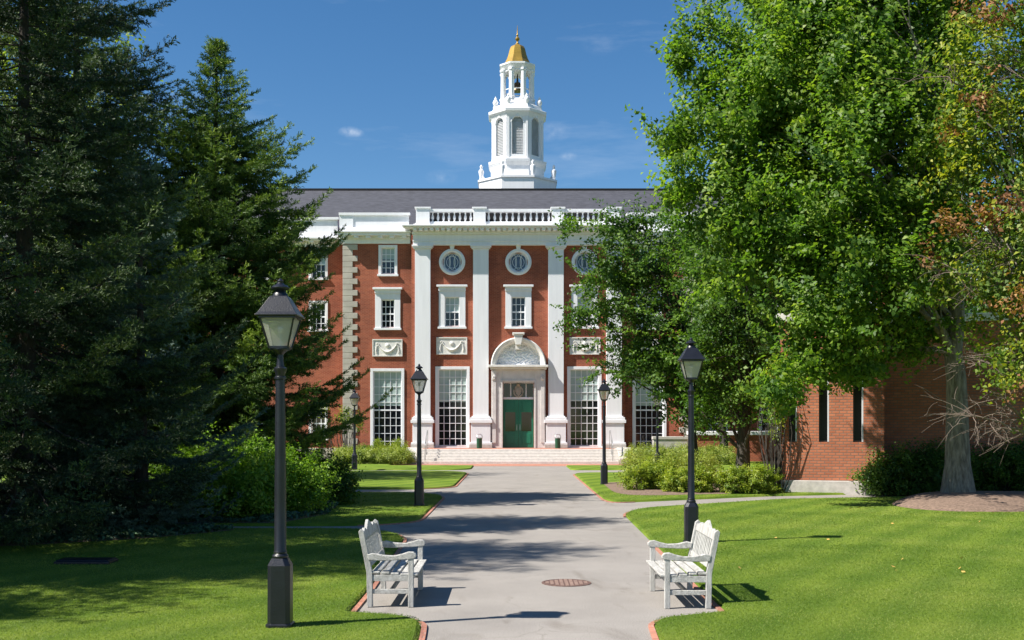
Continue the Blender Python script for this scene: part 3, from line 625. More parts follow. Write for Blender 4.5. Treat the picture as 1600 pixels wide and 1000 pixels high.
# door leaves, transom
x0, x1 = cx(786), cx(834); yd = y + .16; ztr = cz(624)
for s_ in (0, 1):
    a, b = (x0, XC - .004) if s_ == 0 else (XC + .004, x1)
    d = MB(); st = .16; ga, gb = cz(674), cz(644)
    lo, hi = (a + (.12 if s_ == 0 else .17), b - (.17 if s_ == 0 else .12))
    d.box(a, lo, yd, yd + .06, PLAT + .01, ztr); d.box(hi, b, yd, yd + .06, PLAT + .01, ztr); d.box(lo, hi, yd, yd + .06, PLAT + .01, ga); d.box(lo, hi, yd, yd + .06, gb, ztr)
    do = d.build('door', 'green_door', hall, bevel=.006)
    g = MB(); g.box(lo, hi, yd + .04, yd + .05, ga, gb); g.build('pane', 'glass_dark', do)
    t = MB(); t.box(lo + .05, hi - .05, yd - .02, yd, PLAT + .25, ga - .12); t.box(lo + .05, hi - .05, yd - .02, yd, gb + .12, ztr - .12); t.build('panel', 'green_door', do, bevel=.01)
    h = MB(); xh = XC + (-.09 if s_ == 0 else .09); h.tube([(xh, yd - .01, PLAT + 1.0), (xh, yd - .07, PLAT + 1.03), (xh, yd - .07, PLAT + 1.3), (xh, yd - .01, PLAT + 1.33)], .014, 6); h.build('handle', 'steel', do)
tr = MB(); tr.box(x0, x1, yd - .06, yd + .08, ztr + .002, ztr + .13); tr.box(x0, x1, yd, yd + .06, cz(599), cz(598) + .03)
for k in range(5):
    xm = x0 + k * (x1 - x0) / 4; tr.box(max(x0, xm - .03), min(x1, xm + .03), yd, yd + .058, ztr + .132, cz(599))
T = tr.build('transom', 'white_paint', hall, bevel=.006)
g = MB(); g.box(x0, x1, yd + .035, yd + .05, ztr + .132, cz(599)); g.build('pane', 'glass_dark', T)
c = MB(); zc2 = cz(611)
shield = [(-.17, .22), (.17, .22), (.19, 0), (.12, -.18), (0, -.28), (-.12, -.18), (-.19, 0)]
c.exty([(XC + a, zc2 + b) for a, b in shield], yd - .12, yd - .03); c.exty([(XC + a * .7, zc2 + b * .7) for a, b in shield], yd - .15, yd - .119)
c.tube([(XC + .26 * math.cos(a), yd - .08, zc2 - .02 + .30 * math.sin(a)) for a in np.linspace(0, 2 * math.pi, 21)], .045, 6); c.lathe([(.001, -.05), (.1, -.03), (.12, .04), (.05, .1), (.001, .11)], XC, yd - .09, 10, zo=zc2 + .34)
c.build('crest', 'crest', T, smooth=True)
# --- steps, platform, cheek walls
st = MB(); YS = 57.6; xa, xb = cx(664), cx(956)
for k in range(5):
    st.box(xa, xb, YS + k * .3, (YS + (k + 1) * .3) if k < 4 else DC, (0 if k == 0 else 0) , .146 * (k + 1) if k < 4 else PLAT - .03)
S = MB()
for k in range(5):
    z1_ = .15 * (k + 1) if k < 4 else PLAT - .004; S.box(xa, xb, YS + k * .3, YS + (k + 1) * .3 - .001 if k < 4 else DC + .3, -.02, z1_)
steps = S.build('steps', 'step_stone', hall, bevel=.015)
pv = MB(); pv.add([(xa + .01, YS + 1.55, PLAT), (xb - .01, YS + 1.55, PLAT), (xb - .01, DC, PLAT), (xa + .01, DC, PLAT)], [(0, 1, 2, 3)]); pv.build('paving', 'brick_flat', steps)
for s_ in (0, 1):
    a, b = cx(643), cx(664) - .002
    if s_: a, b = mir(b), mir(a)
    k_ = MB(); k_.box(a, b, YS + 1.5, DC + .3, -.02, PLAT - .002); k_.loft([[(a - .0, YS + .0, -.02), (b, YS, -.02), (b, YS, .3), (a, YS, .3)], [(a, YS + 1.499, -.02), (b, YS + 1.499, -.02), (b, YS + 1.499, PLAT + .1), (a, YS + 1.499, PLAT + .1)]])
    k_.build('cheek_wall', 'granite', steps, bevel=.02)
    xh = b + .35 if not s_ else a - .35
    r_ = MB(); r_.tube([(xh, YS + .1, .14), (xh, YS + .1, .98), (xh, YS + .25, 1.12), (xh, YS + 1.5, 1.75), (xh, YS + 1.9, 1.76), (xh, YS + 1.95, PLAT)], .026, 8); r_.tube([(xh, YS + .9, .4), (xh, YS + .9, 1.44)], .02, 8); r_.build('handrail', 'iron_rail' if 0 else 'steel', steps, smooth=True)

# --- cupola
DT = 76.0; XT = PX(808.5, DT); u = DT / F
def tz(py): return PZ(py, DT)
def octo(hw, rot=math.pi / 8): return hw / math.cos(math.pi / 8)
def octring(hw, z): r_ = octo(hw * u); return [(XT + r_ * math.cos(math.pi / 8 + k * math.pi / 4), DT + r_ * math.sin(math.pi / 8 + k * math.pi / 4), z) for k in range(8)]
def octstack(mb, lst): return mb.loft([octring(h, tz(p)) for h, p in lst])
m_ = MB(); octstack(m_, [(59, 320), (59, 291), (61, 290), (61, 287), (56, 286.5), (42, 286), (41, 285), (41, 268), (42, 266), (44.5, 262), (45, 258), (40, 256.5), (39.5, 254)])
cup = m_.build('cupola', 'white_paint', hall, bevel=.0)
for k in range(8):     # belfry sides with arched louvred openings
    m_ = MB(); hw = 39; a = k * math.pi / 4 - math.pi / 2; half = hw * math.tan(math.pi / 8) * u; wo_ = 8.5 * u
    Mx = Matrix.Translation((XT, DT, 0)) @ Matrix.Rotation(k * math.pi / 4, 4, 'Z'); yy = -hw * u; z0_, z1_ = tz(256), tz(193); zb_, zsp = tz(250), tz(201)
    pts = [(wo_ * math.cos(t_), zsp + wo_ * math.sin(t_)) for t_ in np.linspace(math.pi, 0, 13)]
    def quad(p): m_.add([Mx @ Vector(v) for v in p], [tuple(range(len(p)))])
    quad([(-half, yy, z0_), (-wo_, yy, z0_), (-wo_, yy, z1_), (-half, yy, z1_)]); quad([(wo_, yy, z0_), (half, yy, z0_), (half, yy, z1_), (wo_, yy, z1_)]); quad([(-wo_, yy, z0_), (wo_, yy, z0_), (wo_, yy, zb_), (-wo_, yy, zb_)])
    for i in range(12): quad([(pts[i][0], yy, pts[i][1]), (pts[i + 1][0], yy, pts[i + 1][1]), (pts[i + 1][0], yy, z1_), (pts[i][0], yy, z1_)])
    full = [(-wo_, zb_)] + pts + [(wo_, zb_)]
    for i in range(len(full) - 1): quad([(full[i][0], yy, full[i][1]), (full[i + 1][0], yy, full[i + 1][1]), (full[i + 1][0], yy + .22, full[i + 1][1]), (full[i][0], yy + .22, full[i][1])])
    quad([(-wo_, yy, zb_), (wo_, yy, zb_), (wo_, yy + .22, zb_), (-wo_, yy + .22, zb_)])
    m_.build('belfry_side', 'white_paint', cup)
    t = MB(); t.box(-half + .02, -half + .16, yy - .05, yy - .001, z0_, z1_, Mx); t.box(half - .16, half - .02, yy - .05, yy - .001, z0_, z1_, Mx)
    t.tube([Mx @ Vector((p[0] * 1.12, yy - .01, zsp + (p[1] - zsp) * 1.12)) for p in pts], .035, 6); t.box(-.09, .09, yy - .09, yy - .001, zsp + wo_, zsp + wo_ + .2, Mx); t.build('moulding', 'white_paint', cup)
    l = MB()
    for i in range(24):
        zz = zb_ + (tz(192.5) - zb_) * (i + .5) / 24; hh = (tz(192.5) - zb_) / 48
        l.add([Mx @ Vector(v) for v in ((-wo_, yy + .10, zz - hh), (wo_, yy + .10, zz - hh), (wo_, yy + .19, zz + hh * 1.15), (-wo_, yy + .19, zz + hh * 1.15))], [(0, 1, 2, 3)])
    l.add([Mx @ Vector(v) for v in ((-wo_, yy + .2, zb_), (wo_, yy + .2, zb_), (wo_, yy + .2, z1_), (-wo_, yy + .2, z1_))], [(0, 1, 2, 3)])
    l.build('louver', 'louver', cup)
m_ = MB(); octstack(m_, [(39.2, 193), (40, 191), (42, 187), (44.5, 185), (45, 181), (42, 179.5), (39, 178.5), (36, 172), (33, 170), (28, 168), (26, 161), (25, 160)]); m_.build('cornice', 'white_paint', cup)
um = MB(); up = [(.10, 0), (.12, .05), (.07, .10), (.16, .25), (.19, .40), (.13, .52), (.07, .56), (.10, .62), (.03, .72), (.001, .80)]
um.lathe([(r_ * 1.1, z * 1.35) for r_, z in up], 0, 0, 10); urn = um.build('urn', 'white_paint', cup, smooth=True)
sm = MB(); sm.lathe([(.13, 0), (.13, .1), (.09, .14), (.12, .35), (.19, .7), (.17, .82), (.07, .9), (.09, 1.0), (.10, 1.08), (.05, 1.18), (.001, 1.22)], 0, 0, 10); st_ = sm.build('urn', 'white_paint', cup, smooth=True)
for k in range(8):
    r_ = octo(57 * u) * .98; a = math.pi / 8 + k * math.pi / 4
    o = st_ if k == 0 else st_.copy()
    if k: C.objects.link(o); o.parent = cup
    o.location = (XT + r_ * math.cos(a), DT + r_ * math.sin(a), tz(290.5) + .02)
    r_ = octo(34 * u); o = urn if k == 0 else urn.copy()
    if k: C.objects.link(o); o.parent = cup
    o.location = (XT + r_ * math.cos(a), DT + r_ * math.sin(a), tz(174)); o.scale = (.95, .95, .8)
# lantern: eight piers, arches between
for k in range(8):
    a = math.pi / 8 + k * math.pi / 4; r_ = octo(22 * u); m_ = MB()
    m_.lathe([(.26, tz(161)), (.26, tz(158)), (.19, tz(157)), (.17, tz(118)), (.24, tz(116)), (.24, tz(113))], XT + r_ * math.cos(a), DT + r_ * math.sin(a), 8); m_.build('pier', 'white_paint', cup)
    hw = 22; Mx = Matrix.Translation((XT, DT, 0)) @ Matrix.Rotation(k * math.pi / 4, 4, 'Z'); yy = -hw * u; half = hw * math.tan(math.pi / 8) * u; wo_ = half - .17; zsp = tz(120); q_ = MB()
    pts = [(wo_ * math.cos(t_), zsp + wo_ * math.sin(t_) * .9) for t_ in np.linspace(math.pi, 0, 9)]
    for i in range(8):
        for y_ in (yy, yy + .15): q_.add([Mx @ Vector(v) for v in ((pts[i][0], y_, pts[i][1]), (pts[i + 1][0], y_, pts[i + 1][1]), (pts[i + 1][0], y_, tz(112)), (pts[i][0], y_, tz(112)))], [(0, 1, 2, 3)])
        q_.add([Mx @ Vector(v) for v in ((pts[i][0], yy, pts[i][1]), (pts[i + 1][0], yy, pts[i + 1][1]), (pts[i + 1][0], yy + .15, pts[i + 1][1]), (pts[i][0], yy + .15, pts[i][1]))], [(0, 1, 2, 3)])
    q_.box(-wo_, wo_, yy + .02, yy + .10, tz(144), tz(143), Mx)
    q_.build('arch', 'white_paint', cup)
m_ = MB(); octstack(m_, [(22, 113.5), (24, 112), (26, 109), (27.5, 107), (27.5, 104.5), (22, 103), (20, 102.5)]); m_.build('cornice', 'white_paint', cup)
m_ = MB(); m_.lathe([(.001, tz(143)), (.42, tz(143)), (.40, tz(141)), (.28, tz(136)), (.22, tz(130)), (.08, tz(128.5)), (.03, tz(116)), (.001, tz(115))], XT, DT, 14); m_.build('bell', 'bronze', cup, smooth=True)
m_ = MB(); octstack(m_, [(19.5, 102.4), (18.6, 99), (16.2, 94), (14.2, 88), (12.8, 82), (11.5, 77), (9.5, 73.5), (6, 71.2), (3.2, 70), (2.6, 68)]); m_.build('dome', 'gold', cup)
m_ = MB(); m_.lathe([(.12, tz(69)), (.06, tz(67)), (.05, tz(65)), (.14, tz(62.5)), (.17, tz(61)), (.12, tz(59)), (.05, tz(57)), (.08, tz(55)), (.04, tz(53)), (.025, tz(45)), (.006, tz(39))], XT, DT, 10); m_.build('finial', 'gold', cup, smooth=True)

# ------------------------------------------------------------------ bins on the platform
def bin_(px, label):
    x = PX(px, 60.9); t = empty('litter_bin', (x, 60.9, PLAT + .004), 0, label, 'litter bin', 'green litter bins beside the entrance')
    b = MB(); b.lathe([(.14, 0), (.15, .02), (.16, .55), (.165, .56)], 0, 0, 16); b.build('body', 'green_bin', t, smooth=True)
    r_ = MB(); r_.tube([(-.15, 0, .55), (-.15, 0, .68), (-.1, 0, .76), (0, 0, .79), (.1, 0, .76), (.15, 0, .68), (.15, 0, .55)], .028, 8); r_.lathe([(.17, .56), (.17, .60), (.15, .61)], 0, 0, 16); r_.build('hood', 'steel', t, smooth=True)
bin_(749, 'green litter bin with metal top, left of the green entrance door'); bin_(871.5, 'green litter bin with metal top, right of the green entrance door')

# ------------------------------------------------------------------ lamps
def make_lamp():
    t = empty('street_lamp', (0, 0, 0)); tag(t, 'x', 'street lamp', 'black lantern posts along the path')
    b = MB(); q = .9239
    def oc(hw, ch, z): return [(x * hw if abs(x) == 1 else x, y, z) for x, y in []]
    def oct2(hw, c, z): return [(hw, -c, z), (hw, c, z), (c, hw, z), (-c, hw, z), (-hw, c, z), (-hw, -c, z), (-c, -hw, z), (c, -hw, z)]
    b.loft([oct2(.14, .10, 0), oct2(.14, .10, .03), oct2(.122, .082, .035), oct2(.122, .075, .66), oct2(.085, .04, .735), oct2(.07, .03, .74)]); b.build('base', 'black_paint', t, bevel=.004)
    p = MB(); p.lathe([(.085, .742), (.088, .76), (.066, .785), (.072, .80), (.064, .82), (.062, 1.4), (.056, 2.2), (.05, 2.66), (.064, 2.67), (.064, 2.69), (.05, 2.70), (.056, 2.74), (.07, 2.765), (.07, 2.785), (.045, 2.80), (.036, 2.86), (.034, 2.93), (.06, 2.96), (.11, 2.985), (.11, 2.995)], 0, 0, 20); p.build('pole', 'black_paint', t, smooth=True)
    z0, z1, a, c = 2.997, 3.335, .098, .185
    fr = MB()
    for sx, sy in ((1, 1), (1, -1), (-1, 1), (-1, -1)): fr.tube([(sx * a, sy * a, z0), (sx * c, sy * c, z1)], .011, 6)
    for (h, z) in ((a, z0 + .01), (c, z1 - .008)):
        for s in (1, -1): fr.box(-h - .01, h + .01, s * h - .011, s * h + .011, z - .012, z + .012); fr.box(s * h - .0105, s * h + .0105, -h + .012, h - .012, z - .0115, z + .0115)
    lt = fr.build('lantern', 'black_paint', t)
    g = MB(); rr_ = [[(s[0] * h, s[1] * h, z) for s in ((1, 1), (-1, 1), (-1, -1), (1, -1))] for h, z in ((a - .004, z0 + .002), (c - .004, z1 - .002))]
    g.loft(rr_, cap=False); g.build('glass', 'lamp_glass', lt)
    k = MB(); k.tube([(0, 0, 2.99), (0, 0, 3.2)], .011, 6); k.lathe([(.022, 3.16), (.03, 3.2), (.03, 3.24), (.015, 3.265)], 0, 0, 10); k.tube([(0, 0, 3.24), (.05, 0, 3.27), (.05, 0, 3.32)], .007, 5); k.build('burner', 'steel', lt, smooth=True)
    r_ = MB(); sq = lambda h, z: [(h, -h, z), (h, h, z), (-h, h, z), (-h, -h, z)]
    r_.loft([sq(.222, z1 + .001), sq(.228, z1 + .012), sq(.20, z1 + .045), sq(.155, z1 + .12), (sq(.105, z1 + .205)), sq(.09, z1 + .225)]); r_.build('lamp_roof', 'black_paint', t, bevel=.004)
    f = MB(); f.lathe([(.085, 3.56), (.08, 3.585), (.055, 3.61), (.05, 3.63), (.095, 3.64), (.1, 3.655), (.075, 3.68), (.045, 3.69), (.03, 3.71), (.035, 3.725), (.018, 3.745), (.001, 3.76)], 0, 0, 16); f.build('finial', 'black_paint', t, smooth=True)
    return t
lamp = make_lamp(); first = True
for px, d, zz, lab in ((438, 11.45, .06, 'largest, nearest black lantern post, on the lawn before the left spruces'),
                   (655, 28.1, .06, 'black lantern post left of the path, in front of the leftmost white pilaster'),
                   (554, 49.6, .06, 'small distant black lantern post standing before the stone quoins left of the entrance'),
                   (1080, 19.4, .06, 'black lantern post on the lawn just behind the right bench'),
                   (944, 37.7, .06, 'black lantern post right of the path in front of the rightmost white pilaster'),
                   (1027, 50.2, .06, 'black lantern post partly hidden by hedge and leaves near the right tall window')):
    o = lamp if first else copy_tree(lamp); first = False
    o.location = (PX(px, d), d, zz); o['label'] = lab
    if d < 12: o.scale = (.97, .97, .973)

# ------------------------------------------------------------------ benches
def make_bench():
    t = empty('garden_bench'); tag(t, 'x', 'bench', 'weathered white benches facing each other'); Lh = .70; wm = 'weathered_wood'; um_ = 'weathered_upright'
    for s in (-1, 1):
        y0 = s * Lh - (.03 if s > 0 else -.03)
        l = MB(); l.box(.215, .28, y0 - .03, y0 + .03, 0, .585); l.build('leg', um_, t, bevel=.006)
        l = MB(); pr = [(-.27, 0), (-.205, 0), (-.21, .42), (-.31, .90), (-.35, .93), (-.375, .90), (-.28, .42)]
        l.exty(pr, y0 - .03, y0 + .03); l.build('leg', um_, t, bevel=.006)
        a = MB(); top = [(-.27, .63), (-.20, .645), (-.08, .618), (.05, .612), (.15, .635), (.22, .66), (.28, .655), (.31, .63), (.312, .60), (.29, .58), (.22, .572), (.12, .565), (-.1, .555), (-.255, .56)]
        a.exty(top, y0 - .038, y0 + .038); a.build('arm', wm, t, bevel=.008)
        st = MB(); st.box(-.205, .215, y0 - .018, y0 + .018, .16, .215); st.box(-.21, .215, y0 - .02, y0 + .02, .31, .385); st.build('stretcher', wm, t, bevel=.004)
    st = MB(); st.box(.222, .262, -Lh + .061, Lh - .061, .30, .382); st.box(-.262, -.222, -Lh + .061, Lh - .061, .30, .382); st.box(-.02, .02, -Lh + .04, Lh - .04, .16, .2); st.build('rail', wm, t, bevel=.004)
    se = MB()
    for k in range(5):
        x = -.215 + k * .113; zz = .388 + .014 * math.cos(k * .9) ; se.box(x, x + .092, -Lh + .008, Lh - .008, zz, zz + .024)
    se.build('seat', wm, t, bevel=.005)
    b = MB(); n = 28; sec = []
    def tilt(z): return -.245 - (z - .42) * .215
    outl = []
    for k in range(n + 1):
        yy = (-1 + 2 * k / n) * (Lh - .061); q = abs(yy) / (Lh - .061)
        zt_ = .885 + .10 * max(0, 1 - q / .42) ** .8 + .035 * math.exp(-((q - .62) / .13) ** 2); outl.append((yy, zt_))
    rings = [[(tilt(z_) - .018, yy, z_) if w_ == 0 else (tilt(z_) + .018, yy, z_) for w_, z_ in ((0, .80), (1, .80), (1, zt_), (0, zt_))] for yy, zt_ in outl]
    b.loft(rings); lo = MB()
    b.loft([[(tilt(z_) + o_, yy, z_) for o_, z_ in ((-.018, .47), (.018, .47), (.018, .53), (-.018, .53))] for yy in (-Lh + .061, Lh - .061)])
    for k in range(13):
        yy = -Lh + .061 + (k + .5) * (2 * Lh - .122) / 13
        b.loft([[(tilt(z_) + ox, yy + oy, z_) for ox, oy in ((-.008, -.022), (.008, -.022), (.008, .022), (-.008, .022))] for z_ in (.531, .799)])
    b.build('backrest', um_, t, bevel=.004)
    return t
bench = make_bench(); bench.location = (-1.45, 13.62, .002); bench['label'] = 'weathered white bench on the left of the path, its back to the lawn, facing right'
b2 = copy_tree(bench); b2.location = (2.08, 13.52, .002); b2.rotation_euler = (0, 0, math.pi); b2['label'] = 'weathered white bench on the right of the path, its back to the lawn, facing left'

# manhole, drain
t = MB(); d = 2.2 * F / 251; t.lathe([(.34, .0), (.34, .007), (.31, .008), (.31, .004), (.30, .004)], 0, 0, 40)
o = t.build('manhole_cover', 'iron', None); o.location = (PX(885, d), d, .001); tag(o, 'round rusty brown manhole cover set in the grey path', 'manhole cover')
t = MB()
for k in range(-4, 5):
    for q in range(-4, 5):
        if (k * .066) ** 2 + (q * .066) ** 2 < .28 ** 2: t.box(q * .066 - .022, q * .066 + .022, k * .066 - .022, k * .066 + .022, .0045, .011)
t.build('tread_pattern', 'iron_worn', o)
t = MB(); t.box(-.42, .42, -.2, .2, 0, .05); t.box(-.40, .40, -.18, .18, .05, .07); o = t.build('drain_cover', 'black_paint', None, bevel=.01); o.location = (PX(135, 16.6), 16.6, .05); tag(o, 'small dark flat drain cover in the shaded left lawn', 'drain cover')

# ------------------------------------------------------------------ foliage generators
def blob_leaves(lobes, n, per, sig, rng, size, upn=.6, shell=.55, aspect=.62, outw=.6, clip=None, shoots=.0, axz=.55, flat_=.7):
    """clusters of leaves through the volume of some ellipsoids"""
    vol = np.array([l[1][0] * l[1][1] * l[1][2] for l in lobes]) ** .75; pr = vol / vol.sum(); pr = np.maximum(pr, .0055); pr /= pr.sum(); idx = rng.choice(len(lobes), n, p=pr)
    cen = np.array([l[0] for l in lobes])[idx]; rad = np.array([l[1] for l in lobes])[idx]
    u_ = nrm(rng.normal(size=(n, 3))); r_ = shell + (1 - shell) * rng.uniform(0, 1, n) ** .6; r_ *= 1 + .11 * np.clip(rng.normal(size=n), -2, 1.8)
    sho = rng.uniform(size=n) < shoots; r_[sho] = rng.uniform(1.05, 1.32, sho.sum())
    cc = cen + u_ * rad * r_[:, None]; ct = rng.uniform(0, 1, n)
    # cluster axis: outward and up
    ax = nrm(u_ * .8 + np.array([0, 0, axz]) + rng.normal(size=(n, 3)) * .35); ln = sig * rng.uniform(1.0, 2.6, n) * np.where(sho, 1.5, 1.0); wd_ = np.where(sho, .55, 1.0)
    k = np.repeat(np.arange(n), per); m = len(k)
    pos = cc[k] + ax[k] * (np.clip(rng.normal(size=m), -1.7, 1.7) * ln[k])[:, None] + np.clip(rng.normal(size=(m, 3)), -1.8, 1.8) * sig * np.array([.9, .9, flat_]) * wd_[k][:, None]
    nor = u_[k] * outw + np.array([0, 0, upn]) + rng.normal(size=(m, 3)) * .5 + (rng.normal(size=(n, 3)) * .35)[k]
    tint = np.clip(.55 * ct[k] + .3 * rng.uniform(0, 1, m) + .15 * rng.normal(size=m) + .1, 0, 1)
    if clip is not None:
        q = clip(pos); pos, nor, tint = pos[q], nor[q], tint[q]
    return leaf_verts(pos, nor, size, rng, aspect), tint, cc
def limb(mb, a, b, r0, r1, rr, n=7, sag=.12, seg=7):
    a, b = Vector(a), Vector(b); L_ = (b - a).length; o1 = Vector((rr.uniform(-1, 1), rr.uniform(-1, 1), rr.uniform(.2, 1))) * sag * L_
    pts = []; rad = []
    for i in range(seg + 1):
        t_ = i / seg; p = a.lerp(b, t_) + o1 * math.sin(math.pi * t_) + Vector((rr.uniform(-1, 1), rr.uniform(-1, 1), rr.uniform(-1, 1))) * .02 * L_ * (0 < i < seg); pts.append(p); rad.append(r0 + (r1 - r0) * t_ ** .8)
    mb.tube(pts, rad, n); return pts
def broad_tree(name, base, lean, lobes, trunk_r, label, cat='tree', lm='leaf_maple', bm='bark', n=700, per=90, sig=.26, size=.13, seed=1, fork=2.4, limbs=26, group=None, shell=.45, flare=1.5, upn=.6, **bk):
    rr = random.Random(seed); rng_ = np.random.default_rng(seed); base = Vector(base); t = empty(name, base, 0, label, cat, group)
    V_, T_, cc = blob_leaves([((Vector(c) - base), r) for c, r in lobes], n, per, sig, rng_, size, shell=shell, upn=upn, **bk)
    mesh_np('crown', V_, 4, lm, t, T_)
    tm = MB(); top = Vector(lean) - base; pts = []; rad = []
    for i in range(15):
        s = i / 14; p = Vector((top.x * s ** 1.3, top.y * s ** 1.3, top.z * s)); w_ = .05 * top.z / 8
        if 1 < i < 14: p += Vector((rr.uniform(-w_, w_), rr.uniform(-w_, w_), 0))
        pts.append(p); rad.append(trunk_r * ((1 - s * .82) + (flare - 1) * math.exp(-s * top.z / .35)))
    tm.tube(pts, rad, 14); order = list(range(len(cc))); rr.shuffle(order)
    for k in order[:limbs]:
        c = Vector(cc[k]); 
        f = min(max((c.z - 1.2) / max(top.z, .1) * .75, fork / max(top.z, .1)), .93); i = int(f * 14); q = limb(tm, pts[i], c, max(rad[i] * .42, .03), .012, rr, 6)
        for j in range(4):
            k2 = order[rr.randrange(len(order))]; c2 = Vector(cc[k2])
            i2 = rr.randrange(2, 6)
            if (c2 - q[i2]).length < 3.2: limb(tm, q[i2], c2, .025, .008, rr, 4, seg=4)
    tm.build('trunk', bm, t, smooth=True); return t

def spruce_mesh(H, Rb, seed, prof=None, step=.30, nb=(6, 9), pw=.85, up=.25, sag=.18, z0=.5, ndens=42, nl=.085, nw=.014, tw_ang=.9, twl=.30, upt=.22):
    rng_ = np.random.default_rng(seed); segs = []; wood = MB(); z = z0; tt = []
    tint_s = []
    while z < H - .15:
        f = (z - z0) / (H - z0); n = rng_.integers(*nb); Lz = Rb * (1 - f) ** pw + .12
        if f < .12: Lz *= .75 + 2 * f
        if prof: Lz = float(np.interp(z, prof[0], prof[1]))
        a0 = rng_.uniform(0, 6.28)
        for k in range(n):
            a = a0 + 6.283 * k / n + rng_.normal() * .25; L_ = Lz * rng_.choice([.55, .75, .95, 1.08, 1.2]) * rng_.uniform(.9, 1.1); zz = z + rng_.uniform(-.12, .12); dr = np.array([math.cos(a), math.sin(a), 0]); sd = np.array([-math.sin(a), math.cos(a), 0])
            m = max(4, int(L_ / .14)); s = np.linspace(0, 1, m); upk = up + upt * f ** 1.5
            hz_ = zz + L_ * (upk * s - sag * (1 - f) * np.sin(s * 2.6) * 1.1 + (.07) * s ** 3); pt = dr * (L_ * s)[:, None]; pt[:, 2] = hz_; pt += sd * (rng_.normal() * .08 * L_ * s ** 2)[:, None]
            if L_ > .8: wood.tube([tuple(p) for p in pt[::max(1, m // 5)]], [max(.006, .022 * L_ / 3 * (1 - q)) for q in np.linspace(0, .9, len(pt[::max(1, m // 5)]))], 4)
            bt = rng_.uniform(0, 1)
            segs.append((pt[-2], pt[-1] + (pt[-1] - pt[-2]) * .8)); tint_s.append(bt * .5 + .5)
            for i in range(int(m * .18), m):
                rem = (1 - s[i]) * L_; tl = min(.17 + rem * .42, twl + .5) * rng_.uniform(.6, 1.2) * min(1, .35 + s[i] * 1.5)
                T = nrm(pt[min(i + 1, m - 1)] - pt[max(i - 1, 0)])
                for sg in (-1, 1):
                    an = tw_ang * rng_.uniform(.7, 1.15); d_ = T * math.cos(an) + sd * sg * math.sin(an) + np.array([0, 0, rng_.normal() * .16 - .10]); e_ = pt[i] + d_ * tl
                    e_[2] += .02; segs.append((pt[i], e_)); tint_s.append(bt * .45 + .35 * s[i])
                    if tl > .4:
                        for q in (.35, .62, .85):
                            for g2 in (-1, 1):
                                c_ = pt[i] + d_ * tl * q; d3 = nrm(d_ + np.cross(d_, [0, 0, 1]) * g2 * .8 + np.array([0, 0, rng_.normal() * .18 - .05])); l3 = tl * (1.05 - q) * .6; segs.append((c_, c_ + d3 * l3)); tint_s.append(bt * .45 + .35 * s[i] + .08)
        z += step * (.75 + .5 * (1 - f)) * rng_.uniform(.8, 1.2)
    segs.append((np.array([0, 0, H - .6]), np.array([0, 0, H]))); tint_s.append(.7)
    A = np.array([s[0] for s in segs]); B_ = np.array([s[1] for s in segs]); ts = np.array(tint_s); ln = np.linalg.norm(B_ - A, axis=1)
    cnt = np.maximum(3, (ln * ndens).astype(int)); k = np.repeat(np.arange(len(A)), cnt); m = len(k); u_ = rng_.uniform(0, 1, m); P = A[k] + (B_ - A)[k] * u_[:, None]; D_ = nrm((B_ - A))[k]
    rd = nrm(np.cross(D_, rng_.normal(size=(m, 3)))); rd[:, 2] += .25; nd = nrm(D_ * .75 + rd * .85); sdv = nrm(np.cross(nd, rng_.normal(size=(m, 3)))); l_ = (nl * rng_.uniform(.6, 1.3, m))[:, None]; w_ = nw * rng_.uniform(.8, 1.3, m)[:, None]
    V_ = np.stack([P - sdv * w_ * .6, P + sdv * w_ * .6, P + nd * l_ + sdv * w_ * .5, P + nd * l_ - sdv * w_ * .5], 1).reshape(-1, 3)
    tint = np.clip(ts[k] + rng_.normal(size=m) * .14, 0, 1)
    tr = MB(); tr.tube([(0, 0, -.1), (0.02, 0, H * .3), (-.02, .02, H * .6), (0, 0, H * .85), (0, 0, H)], [.016 * H + .05, .013 * H, .008 * H, .004 * H, .005], 10); tr.v += []; b0 = len(tr.v); tr.v += wood.v; tr.f += [tuple(i + b0 for i in f_) for f_ in wood.f]
    return V_, tint, tr
def spruce(H, Rb, seed, lm, **kw):
    V_, tint, tr = spruce_mesh(H, Rb, seed, **kw); t = empty('spruce_tree'); mesh_np('crown', V_, 4, lm, t, tint); tr.build('trunk', 'bark_dark', t); return t
SG = 'spruces left of the path'
def put(o, x, y, z=.05, rz=0, s=1, label=None, group=SG, cat='tree'):
    o.location = (x, y, z); o.rotation_euler = (0, 0, rz); o.scale = (s, s, s); tag(o, label, cat, group)
# ragged mid-green spruce with the visible pointed top
sA = spruce(12.5, 3.7, 11, 'needle_green', step=.30, nb=(9, 12), up=.16, sag=.26, z0=.6, nl=.075, nw=.013, ndens=75, twl=.4,
            prof=([0.5, 1.5, 2.3, 3.4, 4.9, 6.4, 8.4, 9.6, 10.3, 11.0, 11.8, 12.4], [2.8, 3.2, 3.5, 3.7, 3.3, 2.8, 2.35, 1.6, 1.05, .68, .32, .12]))
put(sA, PX(338, 29.4), 29.4, label='mid green pointed spruce standing alone against the sky, left of the hall')
sB = spruce(13.4, 4.1, 23, 'needle_dark', step=.38, nb=(7, 10), up=.08, pw=.62, sag=.26, z0=.9, nl=.065, nw=.0115, ndens=75)
put(sB, PX(38, 20.5), 20.5, label='tall dark spruce at the left edge, rising past the top of the picture')
sC = spruce(7.6, 2.15, 31, 'needle_blue', step=.34, nb=(6, 8), up=.16, pw=.7, sag=.2, z0=.25, nl=.05, nw=.0095, ndens=110)
put(sC, PX(220, 22.2), 22.2, label='lower blue green spruce in front of the dark ones, left of the nearest lantern post')
